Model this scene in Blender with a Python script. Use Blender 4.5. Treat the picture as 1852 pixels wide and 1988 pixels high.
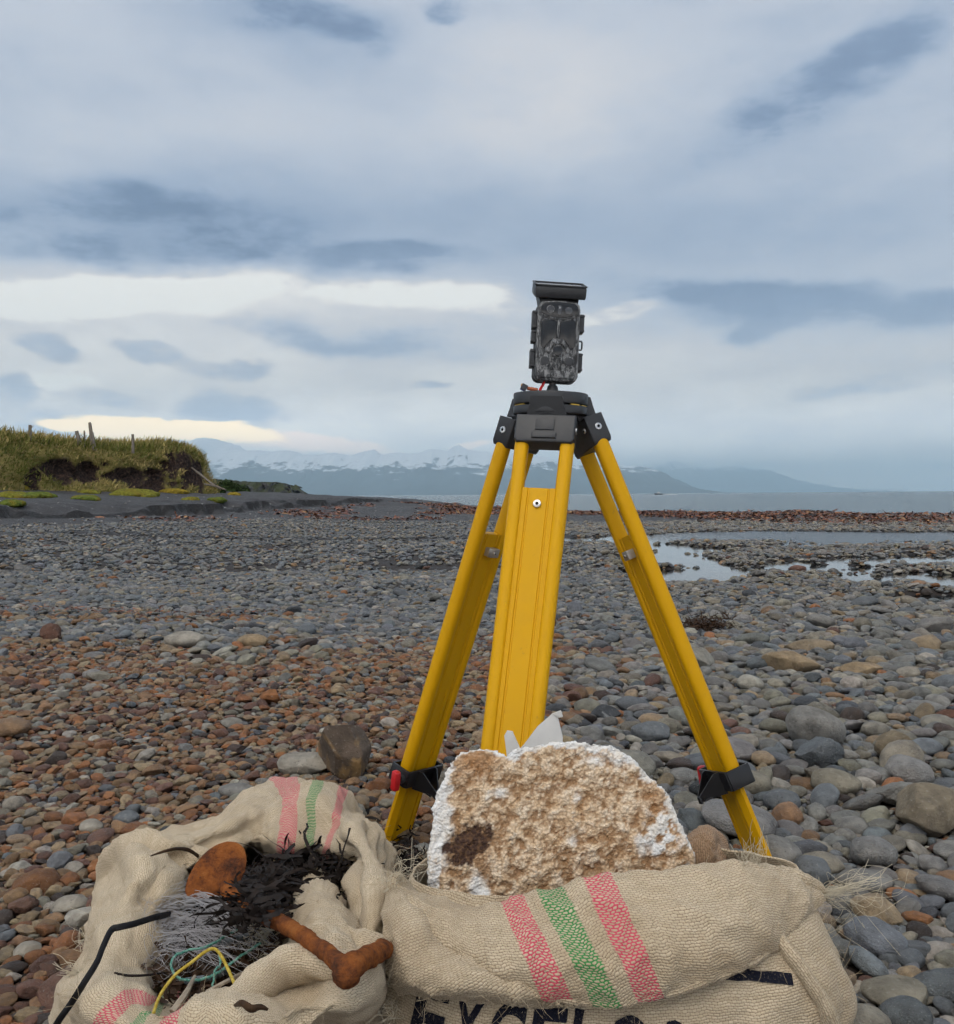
import bpy, bmesh, math, random
import numpy as np
from mathutils import Vector, Matrix, Euler, noise as mnoise
from mathutils.kdtree import KDTree
from mathutils.bvhtree import BVHTree

for _o in list(bpy.data.objects):
    bpy.data.objects.remove(_o)
SC = bpy.context.scene
COL = SC.collection
rng = np.random.default_rng(7)
random.seed(7)
R = math.radians

# ------------------------------------------------------------------ camera
F = 1783.0          # focal length in photo-display pixels (1852 x 1988)
CX, CY = 926.0, 994.0
CAM_H = 0.83
PITCH = math.atan(34.0 / F)
ROLL = R(-0.42)
_r0 = Vector((1, 0, 0))
FWD = Vector((0, math.cos(PITCH), -math.sin(PITCH)))
_u0 = Vector((0, math.sin(PITCH), math.cos(PITCH)))
RIGHT = _r0 * math.cos(ROLL) + _u0 * math.sin(ROLL)
UP = -_r0 * math.sin(ROLL) + _u0 * math.cos(ROLL)
EYE = Vector((0, 0, CAM_H))
cam_data = bpy.data.cameras.new('camera')
cam = bpy.data.objects.new('camera', cam_data)
COL.objects.link(cam)
cam.matrix_world = Matrix((
    (RIGHT.x, UP.x, -FWD.x, 0), (RIGHT.y, UP.y, -FWD.y, 0), (RIGHT.z, UP.z, -FWD.z, CAM_H), (0, 0, 0, 1)))
cam_data.sensor_fit = 'HORIZONTAL'
cam_data.sensor_width = 36.0
cam_data.lens = 36.0 * F / 1852.0
cam_data.clip_start = 0.05
cam_data.clip_end = 90000
SC.camera = cam

def ray(px, py):
    return FWD + RIGHT * ((px - CX) / F) + UP * ((CY - py) / F)
def P(px, py, d):            # the point at ground distance d (metres along +Y) seen at a pixel
    v = ray(px, py)
    return EYE + v * (d / v.y)
def PZ(px, py, z):           # the point at height z seen at a pixel
    v = ray(px, py)
    return EYE + v * ((z - CAM_H) / v.z)
def proj(p):
    q = Vector(p) - EYE
    f = q.dot(FWD)
    return CX + F * q.dot(RIGHT) / f, CY - F * q.dot(UP) / f

def lin(r, g, b):
    def c(v):
        v /= 255.0
        return v / 12.92 if v <= 0.04045 else ((v + 0.055) / 1.055) ** 2.4
    return (c(r), c(g), c(b), 1.0)

# ------------------------------------------------------------------ node helper
class NB:
    def __init__(self, tree):
        self.t = tree
        self.n = tree.nodes
        self.l = tree.links
    def new(self, kind, **kw):
        nd = self.n.new(kind)
        for k, v in kw.items():
            setattr(nd, k, v)
        return nd
    def put(self, sock, v):
        if isinstance(v, bpy.types.NodeSocket):
            self.l.new(v, sock)
        elif v is not None:
            try:
                sock.default_value = v
            except Exception:
                sock.default_value = (v, v, v)
    def m(self, op, a, b=None, c=None, clamp=False):
        nd = self.new('ShaderNodeMath', operation=op, use_clamp=clamp)
        self.put(nd.inputs[0], a)
        if b is not None: self.put(nd.inputs[1], b)
        if c is not None: self.put(nd.inputs[2], c)
        return nd.outputs[0]
    def add(self, a, b): return self.m('ADD', a, b)
    def sub(self, a, b): return self.m('SUBTRACT', a, b)
    def mul(self, a, b): return self.m('MULTIPLY', a, b)
    def v(self, op, a, b=None, out=0):
        nd = self.new('ShaderNodeVectorMath', operation=op)
        self.put(nd.inputs[0], a)
        if b is not None:
            if op == 'SCALE': self.put(nd.inputs['Scale'], b)
            else: self.put(nd.inputs[1], b)
        return nd.outputs[out]
    def xyz(self, vec):
        nd = self.new('ShaderNodeSeparateXYZ'); self.put(nd.inputs[0], vec)
        return nd.outputs[0], nd.outputs[1], nd.outputs[2]
    def comb(self, x, y, z):
        nd = self.new('ShaderNodeCombineXYZ')
        for s, q in zip(nd.inputs, (x, y, z)): self.put(s, q)
        return nd.outputs[0]
    def noise(self, vec, scale=5, detail=4, rough=0.5, dist=0.0, color=False, dim='3D'):
        nd = self.new('ShaderNodeTexNoise', noise_dimensions=dim)
        if vec is not None: self.put(nd.inputs['Vector'], vec)
        self.put(nd.inputs['Scale'], scale); self.put(nd.inputs['Detail'], detail)
        self.put(nd.inputs['Roughness'], rough); self.put(nd.inputs['Distortion'], dist)
        return nd.outputs['Color' if color else 'Fac']
    def voronoi(self, vec, scale=5, feature='F1', out='Distance', rand=1.0):
        nd = self.new('ShaderNodeTexVoronoi', feature=feature)
        if vec is not None: self.put(nd.inputs['Vector'], vec)
        self.put(nd.inputs['Scale'], scale); self.put(nd.inputs['Randomness'], rand)
        return nd.outputs[out]
    def rng(self, v, a, b, c=0.0, d=1.0, smooth=False, clamp=True):
        nd = self.new('ShaderNodeMapRange', clamp=clamp)
        if smooth: nd.interpolation_type = 'SMOOTHSTEP'
        for s, q in zip(nd.inputs, (v, a, b, c, d)): self.put(s, q)
        return nd.outputs[0]
    def ramp(self, fac, stops, interp='LINEAR'):
        nd = self.new('ShaderNodeValToRGB')
        cr = nd.color_ramp; cr.interpolation = interp
        while len(cr.elements) < len(stops): cr.elements.new(0.5)
        for e, (p, c) in zip(cr.elements, stops):
            e.position = p; e.color = c if len(c) == 4 else (*c, 1)
        self.put(nd.inputs[0], fac)
        return nd.outputs[0]
    def mix(self, fac, a, b, blend='MIX'):
        nd = self.new('ShaderNodeMix', data_type='RGBA', blend_type=blend)
        self.put(nd.inputs[0], fac); 
        for s, q in ((nd.inputs[6], a), (nd.inputs[7], b)):
            if isinstance(q, tuple) and len(q) == 3: q = (*q, 1)
            self.put(s, q)
        return nd.outputs[2]
    def bump(self, h, strength=0.5, dist=0.01, normal=None):
        nd = self.new('ShaderNodeBump')
        self.put(nd.inputs['Strength'], strength); self.put(nd.inputs['Distance'], dist)
        self.put(nd.inputs['Height'], h)
        if normal is not None: self.put(nd.inputs['Normal'], normal)
        return nd.outputs[0]

MATS = {}
def material(name, fn, rough=0.7, spec=0.5, metal=0.0):
    m = bpy.data.materials.new(name); m.use_nodes = True
    b = NB(m.node_tree)
    bs = m.node_tree.nodes['Principled BSDF']
    bs.inputs['Roughness'].default_value = rough
    bs.inputs['Specular IOR Level'].default_value = spec
    bs.inputs['Metallic'].default_value = metal
    r = fn(b) or {}
    for k, v in r.items():
        b.put(bs.inputs[k], (*v, 1) if isinstance(v, tuple) and len(v) == 3 and 'Color' in k else v)
    MATS[name] = m
    return m

# ------------------------------------------------------------------ sky
SUN_EL, SUN_AZ = R(58), R(205)      # azimuth clockwise from +Y: high, a little behind and left of the camera
W = bpy.data.worlds.new('World'); SC.world = W; W.use_nodes = True
wb = NB(W.node_tree)
tc = wb.new('ShaderNodeTexCoord')
D0 = tc.outputs['Generated']
dx, dy, dz = wb.xyz(D0)
# slow warp of the direction gives the cloud edges their ragged outline
stretch = wb.comb(dx, dy, wb.mul(dz, 2.2))
wn = wb.v('SUBTRACT', wb.noise(stretch, 5.5, 4, 0.6, 0.0, color=True), (0.5, 0.5, 0.5))
wx, wy, wz = wb.xyz(wn)
az = wb.add(wb.m('ARCTAN2', dx, dy), wb.mul(wx, 0.13))
el = wb.add(wb.m('ARCSINE', dz), wb.mul(wy, 0.05))
def sky_pos(px, py):
    v = ray(px, py).normalized()
    return math.atan2(v.x, v.y), math.asin(v.z)
sky_uv = wb.comb(az, el, 0.0)
def blob(px, py, rx, ry, rot, soft=0.0, amount=1.0):
    a0, e0 = sky_pos(px, py)
    mp = wb.new('ShaderNodeMapping', vector_type='TEXTURE')
    wb.put(mp.inputs[0], sky_uv)
    mp.inputs[1].default_value = (a0, e0, 0); mp.inputs[2].default_value = (0, 0, R(rot))
    mp.inputs[3].default_value = (1.118 * rx / F, 1.118 * ry / F, 1)
    g = wb.new('ShaderNodeTexGradient', gradient_type='SPHERICAL'); wb.put(g.inputs[0], mp.outputs[0])
    return wb.rng(g.outputs['Fac'], 0.0, 1 - math.sqrt(max(soft, 0)) / 1.118, 0.0, amount, smooth=True)
# clouds on a high plane: streaks that shrink towards the horizon
inv = wb.m('DIVIDE', 1.0, wb.add(wb.m('ABSOLUTE', dz), 0.13))
plane = wb.comb(wb.mul(dx, inv), wb.mul(dy, inv), 0.0)
n1 = wb.noise(plane, 0.8, 6, 0.6, 0.0)
n2 = wb.noise(wb.comb(dx, dy, wb.mul(dz, 2.6)), 8.0, 6, 0.62, 0.0)
def total(lst):
    t = None
    for args in lst:
        q = blob(*args)
        t = q if t is None else wb.add(t, q)
    return t
soft_dark = total([(310, 430, 540, 115, 0, 0, .24), (300, 488, 330, 44, 3, 0, .10), (850, 420, 500, 130, 0, 0, .16), (1330, 460, 560, 140, -3, 0, .13), (560, 20, 300, 95, -6, 0, .15), (1630, 150, 460, 100, 21, 0, .12),
                   (1500, 600, 480, 90, -3, 0, .10), (1500, 850, 460, 50, 0, 0, .05), (640, 660, 360, 60, -5, 0, .08), (1780, 420, 260, 240, 0, 0, .06), (250, 790, 330, 60, 0, 0, .05)])
soft_light = total([(1040, 190, 340, 200, 0, 0, .13), (60, 260, 320, 110, 0, 0, .06), (480, 250, 300, 60, 3, 0, .06), (1790, 290, 240, 60, 18, 0, .06), (1250, 700, 420, 90, 0, 0, .05), (600, 600, 520, 60, 2, 0, .10), (430, 690, 820, 210, 0, 0, .17), (400, 562, 420, 60, 2, 0, .16), (1250, 760, 700, 160, 0, 0, .07)])
crisp = total([(300, 452, 400, 92, 2, .1, 1.), (770, 500, 200, 34, 2, .1, .8), (1620, 150, 380, 70, 21, .05, .95), (1610, 605, 320, 58, -3, .1, .9), (1490, 655, 105, 28, 6, .1, .85), (1300, 560, 260, 34, -5, .05, .7),
               (1710, 735, 210, 28, 3, .1, .6), (75, 675, 78, 30, -8, .2, 1.), (312, 690, 92, 20, -6, .2, .9), (460, 718, 88, 23, 3, .2, .85), (455, 795, 102, 54, -6, .2, .9), (215, 772, 130, 28, -8, .1, .7),
               (0, 770, 60, 42, 0, .2, .85), (90, 830, 90, 36, 0, .2, .75), (806, 748, 58, 12, 0, .2, .7), (860, 660, 170, 50, -4, .1, .6), (610, 645, 250, 44, -4, .1, .65), (560, 10, 230, 60, -8, .05, .7), (860, 10, 60, 36, 0, .1, .75), (690, 130, 60, 40, 30, .1, .5)])
gap = total([(240, 580, 320, 44, 5, .1, .9), (470, 545, 170, 46, 13, .1, .9), (30, 590, 180, 46, -3, .1, .7), (820, 574, 340, 36, -5, .1, .8), (965, 642, 100, 18, 4, .1, .7), (1180, 600, 120, 20, 6, .1, .6), (120, 745, 120, 18, 0, .1, .5)])
fine = wb.sub(n2, 0.5)
dark = wb.rng(wb.add(crisp, wb.mul(wb.mul(fine, 4.6), wb.add(0.30, crisp))), 0.02, 1.15, 0.0, 1.2, smooth=True)
lite = wb.rng(wb.add(gap, wb.mul(wb.mul(fine, 4.2), wb.add(0.2, gap))), 0.02, 1.25, 0.0, 1.1, smooth=True)
b = wb.add(0.56, wb.mul(wb.sub(n1, 0.5), 0.40))
b = wb.add(b, wb.mul(fine, 0.34))
b = wb.add(b, wb.rng(el, 0.0, 0.30, 0.26, 0.0, smooth=True))
b = wb.sub(wb.add(b, soft_light), soft_dark)
b = wb.sub(b, wb.mul(dark, wb.add(0.25, wb.mul(fine, .6))))
b = wb.add(b, wb.mul(lite, 0.37))
cloud = wb.ramp(b, [(0.0, lin(106, 127, 158)), (0.22, lin(137, 156, 184)), (0.42, lin(167, 181, 202)), (0.6, lin(197, 204, 216)),
                    (0.76, lin(221, 220, 222)), (0.92, lin(250, 246, 240)), (1.0, lin(255, 253, 246))])
wt = total([(270, 834, 175, 24, -3, .3, .9), (440, 846, 120, 20, -8, .2, .8), (120, 826, 70, 12, 0, .2, .45)])
warm = wb.rng(wb.add(wt, wb.mul(wb.mul(fine, 2.6), wt)), .08, .85, smooth=True)
pt = total([(610, 868, 200, 22, -5, .1, .7), (895, 862, 42, 12, 10, .2, .7), (450, 864, 240, 24, -3, 0, .5)])
pink = wb.rng(wb.add(pt, wb.mul(wb.mul(fine, 2.6), pt)), .05, .9, 0, .9, smooth=True)
cloud = wb.mix(pink, cloud, (1.25, 0.98, 0.82))
cloud = wb.mix(warm, cloud, (1.7, 1.32, 0.80))
nis = wb.new('ShaderNodeTexSky', sky_type='NISHITA', sun_disc=False)
nis.sun_elevation = SUN_EL; nis.sun_rotation = SUN_AZ
clear = wb.v('SCALE', nis.outputs[0], 0.09)
sky_col = wb.mix(0.93, clear, cloud)
sky_col = wb.v('SCALE', sky_col, wb.rng(el, 0.0, 0.13, 2.5, 1.0, smooth=True))   # thin bright air low down
bg = W.node_tree.nodes['Background']
wb.put(bg.inputs[0], sky_col)
bg.inputs[1].default_value = 0.82

# ------------------------------------------------------------------ sun (the overcast's soft main direction)
sl = bpy.data.lights.new('sun', 'SUN'); sl.energy = 1.4; sl.angle = R(50); sl.color = (1.0, 0.91, 0.79)
sun = bpy.data.objects.new('sun', sl); COL.objects.link(sun)
sd = Vector((math.sin(SUN_AZ) * math.cos(SUN_EL), math.cos(SUN_AZ) * math.cos(SUN_EL), math.sin(SUN_EL)))
sun.rotation_euler = (-sd).to_track_quat('-Z', 'Y').to_euler()
sun.location = (0, 0, 50)
SC.view_settings.view_transform = 'Standard'
SC.view_settings.look = 'None'
SC.view_settings.exposure = 0.32
SC.view_settings.gamma = 1.0
SC.render.engine = 'CYCLES'
SC.cycles.max_bounces = 5
SC.cycles.diffuse_bounces = 2
SC.cycles.glossy_bounces = 2
SC.cycles.volume_bounces = 2
SC.cycles.use_denoising = True
SC.cycles.use_adaptive_sampling = True
SC.cycles.adaptive_threshold = 0.045
SC.cycles.adaptive_min_samples = 10
W.cycles.sampling_method = 'MANUAL'
W.cycles.sample_map_resolution = 512

# ------------------------------------------------------------------ numpy noise
_perm = rng.random((512, 512))
def vnoise(x, y):
    xi = np.floor(x).astype(int); yi = np.floor(y).astype(int)
    fx = x - xi; fy = y - yi
    fx = fx * fx * (3 - 2 * fx); fy = fy * fy * (3 - 2 * fy)
    g = lambda i, j: _perm[i & 511, j & 511]
    a = g(xi, yi) * (1 - fx) + g(xi + 1, yi) * fx
    c = g(xi, yi + 1) * (1 - fx) + g(xi + 1, yi + 1) * fx
    return (a * (1 - fy) + c * fy) * 2 - 1
def fbm(x, y, o=5, gain=0.5):
    x = np.asarray(x, float); y = np.asarray(y, float)
    s = 0; a = 1.0; t = 0
    for k in range(o):
        s = s + a * vnoise(x + 17.3 * k, y - 9.1 * k); t += a
        a *= gain; x = x * 2.03; y = y * 2.03
    return s / t * 1.6
def ridged(x, y, o=6, gain=0.55):
    s = 0; a = 1.0; t = 0
    for k in range(o):
        s = s + a * (1 - np.abs(vnoise(x + 31.7 * k, y + 11.9 * k)) * 1.6); t += a
        a *= gain; x = x * 2.1; y = y * 2.1
    return s / t
def sstep(v, a, b):
    t = np.clip((v - a) / (b - a), 0, 1)
    return t * t * (3 - 2 * t)

# ------------------------------------------------------------------ object helpers
def origin(o):
    v = Vector((0, 0, 0))
    while o is not None:
        v += o.location; o = o.parent
    return v
def tag(o, label=None, cat=None, group=None, kind=None):
    if label: o['label'] = label
    if cat: o['category'] = cat
    if group: o['group'] = group
    if kind: o['kind'] = kind
    return o
def empty(name, loc, label=None, cat=None, group=None, parent=None):
    o = bpy.data.objects.new(name, None); COL.objects.link(o)
    o.empty_display_size = 0.05
    o.location = Vector(loc) - (origin(parent) if parent else Vector((0, 0, 0)))
    o.parent = parent
    return tag(o, label, cat, group)
def link(name, mesh, mat, parent=None, loc=None):
    o = bpy.data.objects.new(name, mesh); COL.objects.link(o)
    if mat is not None and len(mesh.materials) == 0:
        mesh.materials.append(MATS[mat] if isinstance(mat, str) else mat)
    if parent is not None: o.parent = parent
    if loc is not None: o.location = loc
    return o
def mesh_from(name, V, Fc, uv=None, smooth=True, attrs=None):
    me = bpy.data.meshes.new(name)
    V = np.asarray(V, dtype=np.float32).reshape(-1, 3)
    if isinstance(Fc, np.ndarray) and Fc.ndim == 2:
        k = Fc.shape[1]; n = len(Fc)
        me.vertices.add(len(V)); me.vertices.foreach_set('co', V.ravel())
        me.loops.add(n * k); me.loops.foreach_set('vertex_index', Fc.astype(np.int32).ravel())
        me.polygons.add(n); me.polygons.foreach_set('loop_start', np.arange(n, dtype=np.int32) * k)
        me.update(calc_edges=True)
    else:
        me.from_pydata([tuple(map(float, v)) for v in V], [], [tuple(map(int, f)) for f in Fc]); me.update()
    if smooth:
        me.polygons.foreach_set('use_smooth', np.ones(len(me.polygons), dtype=bool))
    if uv is not None:
        uv = np.asarray(uv, dtype=np.float32)
        lay = me.uv_layers.new(name='UVMap')
        idx = np.zeros(len(me.loops), dtype=np.int32); me.loops.foreach_get('vertex_index', idx)
        lay.data.foreach_set('uv', uv[idx].ravel())
    for k, a in (attrs or {}).items():
        a = np.asarray(a, dtype=np.float32)
        if a.ndim == 1:
            at = me.attributes.new(k, 'FLOAT', 'POINT'); at.data.foreach_set('value', a)
        else:
            at = me.attributes.new(k, 'FLOAT_COLOR', 'POINT')
            at.data.foreach_set('color', np.concatenate([a, np.ones((len(a), 1), np.float32)], 1).astype(np.float32).ravel())
    me.validate()
    return me
def grid_faces(nu, nv, wrap_u=False):
    i = np.arange(nu if wrap_u else nu - 1); j = np.arange(nv - 1)
    I, J = np.meshgrid(i, j, indexing='ij')
    I2 = (I + 1) % nu
    return np.stack([I * nv + J, I2 * nv + J, I2 * nv + J + 1, I * nv + J + 1], -1).reshape(-1, 4)
class MB:
    """collects pieces of one mesh in world space"""
    def __init__(self): self.V = []; self.F = []; self.sm = []
    def add(self, V, Fc, smooth=True):
        k = len(self.V)
        self.V += [Vector(v) for v in V]
        self.F += [tuple(int(i) + k for i in f) for f in Fc]; self.sm += [smooth] * len(Fc)
        return self
    def tube(self, pts, rad, n=10, caps=True, flat=1.0, ref=None, smooth=True):
        pts = [Vector(p) for p in pts]; N = len(pts)
        if not hasattr(rad, '__len__'): rad = [rad] * N
        V = []; Fc = []; prev = ref
        for i, p in enumerate(pts):
            t = (pts[min(i + 1, N - 1)] - pts[max(i - 1, 0)])
            t = t.normalized() if t.length > 1e-9 else Vector((0, 0, 1))
            if prev is None: prev = Vector((0, 0, 1)) if abs(t.z) < 0.9 else Vector((1, 0, 0))
            u = (prev - t * prev.dot(t))
            u = u.normalized() if u.length > 1e-6 else t.orthogonal().normalized()
            w = t.cross(u); prev = u
            for k in range(n):
                a = 2 * math.pi * k / n
                V.append(p + u * (math.cos(a) * rad[i]) + w * (math.sin(a) * rad[i] * flat))
        for i in range(N - 1):
            for k in range(n):
                k2 = (k + 1) % n
                Fc.append((i * n + k, i * n + k2, (i + 1) * n + k2, (i + 1) * n + k))
        if caps:
            Fc.append(tuple(range(n))[::-1]); Fc.append(tuple(range((N - 1) * n, N * n)))
        return self.add(V, Fc, smooth)
    def box(self, c, sx, sy, sz, ax=None, bevel=0.0, seg=2):
        """box of full sizes along three axes (ax = (X,Y,Z) unit vectors)"""
        bm = bmesh.new(); bmesh.ops.create_cube(bm, size=1)
        for v in bm.verts: v.co = Vector((v.co.x * sx, v.co.y * sy, v.co.z * sz))
        if bevel > 0:
            bmesh.ops.bevel(bm, geom=bm.edges[:], offset=bevel, segments=seg, profile=0.5, affect='EDGES')
        X, Y, Z = ax or (Vector((1, 0, 0)), Vector((0, 1, 0)), Vector((0, 0, 1)))
        bm.verts.index_update()
        V = [Vector(c) + X * v.co.x + Y * v.co.y + Z * v.co.z for v in bm.verts]
        Fc = [[v.index for v in f.verts] for f in bm.faces]
        bm.free()
        return self.add(V, Fc, False)
    def prism(self, prof, h, c, ax, bevel=0.0, seg=2):
        """polygon prof (in X,Y of ax) extruded from 0 to h along Z of ax, optional bevel"""
        bm = bmesh.new()
        vs = [bm.verts.new((x, y, 0)) for x, y in prof]
        f = bm.faces.new(vs)
        r = bmesh.ops.extrude_face_region(bm, geom=[f])
        for e in r['geom']:
            if isinstance(e, bmesh.types.BMVert): e.co.z += h
        bmesh.ops.recalc_face_normals(bm, faces=bm.faces[:])
        if bevel > 0:
            ed = [e for e in bm.edges if abs(e.verts[0].co.z - e.verts[1].co.z) < 1e-7]
            bmesh.ops.bevel(bm, geom=ed, offset=bevel, segments=seg, profile=0.5, affect='EDGES')
        X, Y, Z = ax
        bm.verts.index_update()
        V = [Vector(c) + X * v.co.x + Y * v.co.y + Z * v.co.z for v in bm.verts]
        Fc = [[v.index for v in f2.verts] for f2 in bm.faces]
        bm.free()
        return self.add(V, Fc, False)
    def build(self, name, mat, parent=None, loc=None, autosmooth=True):
        if parent is not None: org = origin(parent)
        else: org = Vector(loc) if loc is not None else Vector((0, 0, 0))
        V = np.array([tuple(v - org) for v in self.V], dtype=np.float32)
        me = mesh_from(name, V, self.F, smooth=False)
        bm = bmesh.new(); bm.from_mesh(me)
        bmesh.ops.recalc_face_normals(bm, faces=bm.faces[:])
        bm.to_mesh(me); bm.free()
        me.polygons.foreach_set('use_smooth', np.ones(len(me.polygons), dtype=bool))
        if autosmooth:
            sharp_by_angle(me, 38)
        return link(name, me, mat, parent, None if parent is not None else org)
def sharp_by_angle(me, deg):
    bm = bmesh.new(); bm.from_mesh(me)
    lim = R(deg)
    for e in bm.edges:
        e.smooth = not (len(e.link_faces) == 2 and e.calc_face_angle(0) > lim)
    bm.to_mesh(me); bm.free()
def catmull(P0, n):
    """smooth polyline through the points, n samples per span"""
    P0 = [np.array(p, float) for p in P0]
    P0 = [2 * P0[0] - P0[1]] + P0 + [2 * P0[-1] - P0[-2]]
    out = []
    for i in range(1, len(P0) - 2):
        a, b_, c, d = P0[i - 1:i + 3]
        for k in range(n):
            t = k / n
            out.append(0.5 * (2 * b_ + (c - a) * t + (2 * a - 5 * b_ + 4 * c - d) * t * t + (3 * b_ - a - 3 * c + d) * t ** 3))
    out.append(P0[-2])
    return np.array(out)
def cr_rows(A, n, closed=False):
    """Catmull-Rom resample of array A along axis 0 to n rows"""
    A = np.asarray(A, float); m = len(A)
    t = np.linspace(0, m if closed else m - 1, n, endpoint=not closed)
    i = np.floor(t).astype(int)
    if not closed: i = np.minimum(i, m - 2)
    f = (t - i).reshape(-1, *([1] * (A.ndim - 1)))
    if closed: g = lambda k: A[k % m]
    else:
        ext = np.concatenate([[2 * A[0] - A[1]], A, [2 * A[-1] - A[-2]]])
        g = lambda k: ext[k + 1]
    a, b_, c, d = g(i - 1), g(i), g(i + 1), g(i + 2)
    return 0.5 * (2 * b_ + (c - a) * f + (2 * a - 5 * b_ + 4 * c - d) * f ** 2 + (3 * b_ - a - 3 * c + d) * f ** 3)
# ================================================================== THE SETTING
SHORE = np.array([(-64, 320), (-36, 200), (-16, 130), (-5, 92), (1.2, 65), (4.7, 50), (8.1, 43), (18.7, 37), (40, 31), (120, 26)], float)
SCARP = np.array([(17, -32), (24, -19), (27.8, -14.4), (32, -10.9), (40, -9.2), (55, -7.6), (80, -5.5), (110, -8), (400, -60)], float)
WATER_Z = -0.185
SEA_Z = -0.45
CHANNEL = [(-9, 21.5), (-3.9, 20.5), (-0.3, 20.2), (2.0, 20.4), (3.6, 19.4), (5.2, 21.4), (7.5, 21.6), (11, 20.6), (18, 20)]
POOLS = [(3.55, 16.8, .75, 1.6), (2.95, 13.6, .62, 1.9), (2.75, 11.6, .75, 1.1), (2.4, 10.6, .5, .55), (4.2, 11.9, .75, .35), (7.0, 13.2, 1.9, 1.3), (5.5, 10.3, 1.2, .8), (4.5, 12.2, .8, .6),
         (4.5, 8.4, .7, .5)]
def seg_dist(x, y, pts):
    d = np.full(np.shape(x), 1e9)
    for (ax, ay), (bx, by) in zip(pts[:-1], pts[1:]):
        vx, vy = bx - ax, by - ay
        t = np.clip(((x - ax) * vx + (y - ay) * vy) / (vx * vx + vy * vy), 0, 1)
        d = np.minimum(d, np.hypot(x - ax - t * vx, y - ay - t * vy))
    return d
def scarp_s(x, y):
    xs = np.interp(y, SCARP[:, 0], SCARP[:, 1])
    return (xs - x) + (0.9 * fbm(x * 0.35, y * 0.35, 4) + 0.50 * fbm(x * 1.7, y * 1.7, 4)) * sstep(y, 15, 25)
def terrain(x, y):
    x = np.asarray(x, float); y = np.asarray(y, float)
    z = 0.035 * fbm(x * 0.55, y * 0.55, 3) * sstep(y, 0.5, 5) + 0.03 * fbm(x * 0.17 + 4, y * 0.17, 2) * sstep(y, 3, 9)
    z = z - 0.135 * sstep(y, 4.5, 11)
    z = z - 0.03 * sstep(x, 1.5, 4) * sstep(y, 6, 9)
    # left beach swells up towards the bank
    z = z + 0.16 * sstep(-x, 3.0, 10) * sstep(y, 9, 26)
    # stream and pools
    nz = fbm(x * 0.9, y * 0.9, 4); nz2 = fbm(x * 3.1 + 5, y * 2.0, 3)
    dch = seg_dist(x, y, CHANNEL) + 0.30 * nz + 0.22 * nz2
    wide = 0.5 + 0.6 * sstep(x, -2.5, 1.5) + 0.9 * sstep(x, 4.5, 7)
    z = z - 0.13 * sstep(-dch, -wide * 1.5, -wide * 0.35)
    qm = np.full(np.shape(x), 99.0)
    for (a, c, ra, rc) in POOLS:
        q = ((x - a) / ra) ** 2 + ((y - c) / rc) ** 2 + 0.6 * nz + 0.5 * nz2
        qm = np.minimum(qm, q)
    t_ = 0.88 * sstep(-qm, -7.5, -1.8) * sstep(dch, 0.2, 1.5); z = z * (1 - t_) + (WATER_Z + 0.03 + 0.03 * nz2) * t_
    z = z - 0.10 * sstep(-qm, -1.8, -0.5)
    # far bank and the kelp berm along the shore
    ys = np.interp(x, SHORE[:, 0], SHORE[:, 1])
    far = sstep(y, 22.5, 28)
    z = z + far * (0.04 + 0.05 * sstep(-x, 0, 5))
    berm = np.exp(-((y - (ys - 7.5 + 0.8 * fbm(x * 0.2, x * 0 + 3, 3))) / 2.6) ** 2) * sstep(x, 2.2, 7.5)
    z = z + berm * (0.135 + 0.04 * fbm(x * 0.6, y * 0.6, 3)) 
    flat = sstep(-x, -3, 4) * sstep(y, 34, 60)
    z = z + flat * (0.26 + 0.05 * fbm(x * 0.15, y * 0.15, 3))
    # the eroded sand step on the left and the terrace behind it
    s = scarp_s(x, y)
    hs = np.interp(y, [15, 22, 28, 42, 60, 90, 130], [0.0, 0.30, 0.38, 0.38, 0.24, 0.06, 0.0])
    nick = 0.25 + 0.75 * sstep(fbm(x * 0.6 + 9, y * 0.6, 3), -0.5, 0.15)
    z = z + sstep(s, -3.5, 0.1) * 0.06 * sstep(y, 16, 25)
    z = z + sstep(s, 0.0, 0.16) * hs * nick + sstep(s, 0.2, 2.5) * hs * (1 - nick)
    z = z + np.clip(s - 0.3, 0, 14) * 0.055 * sstep(y, 16, 26) * np.interp(y, [0, 60, 120], [1, 1, 0.15])
    # falls away below the sea
    z = np.where(y > ys - 6, z - (z + 1.4) * sstep(y - ys, -2.2, 6.0), z)
    return z
xa = np.concatenate([-np.geomspace(24, 380, 50)[::-1], np.arange(-23.8, -3, 0.17), np.arange(-3, 3, 0.065), np.arange(3, 24, 0.17), np.geomspace(24, 130, 30)])
ya = np.concatenate([np.arange(-4, 0.5, 0.25), np.arange(0.5, 8, 0.06), np.arange(8, 22, 0.12), np.arange(22, 60, 0.2), np.geomspace(60, 420, 70)])
XX, YY = np.meshgrid(xa, ya, indexing='ij')
ZZ = terrain(XX, YY)
ss = scarp_s(XX, YY)
sandy = sstep(ss, -7.5, -4.5 ) * sstep(YY, 20, 25) * (1 - sstep(XX, 0, 2))
sandy = np.maximum(sandy * sstep(fbm(XX * .45, YY * .3, 4), -.9, .05), sstep(ss, -.4, .1) * sstep(YY, 15, 22))
farpeb = sstep(YY, 17, 24)
damp_shade = sstep(ss, -.15, .05) * sstep(-ss, -.55, -.25) * sstep(YY, 18, 24) * np.interp(YY, [0, 60, 110], [1, 1, 0])  # scarp face: undercut shade painted dark, together with moist sand
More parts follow.
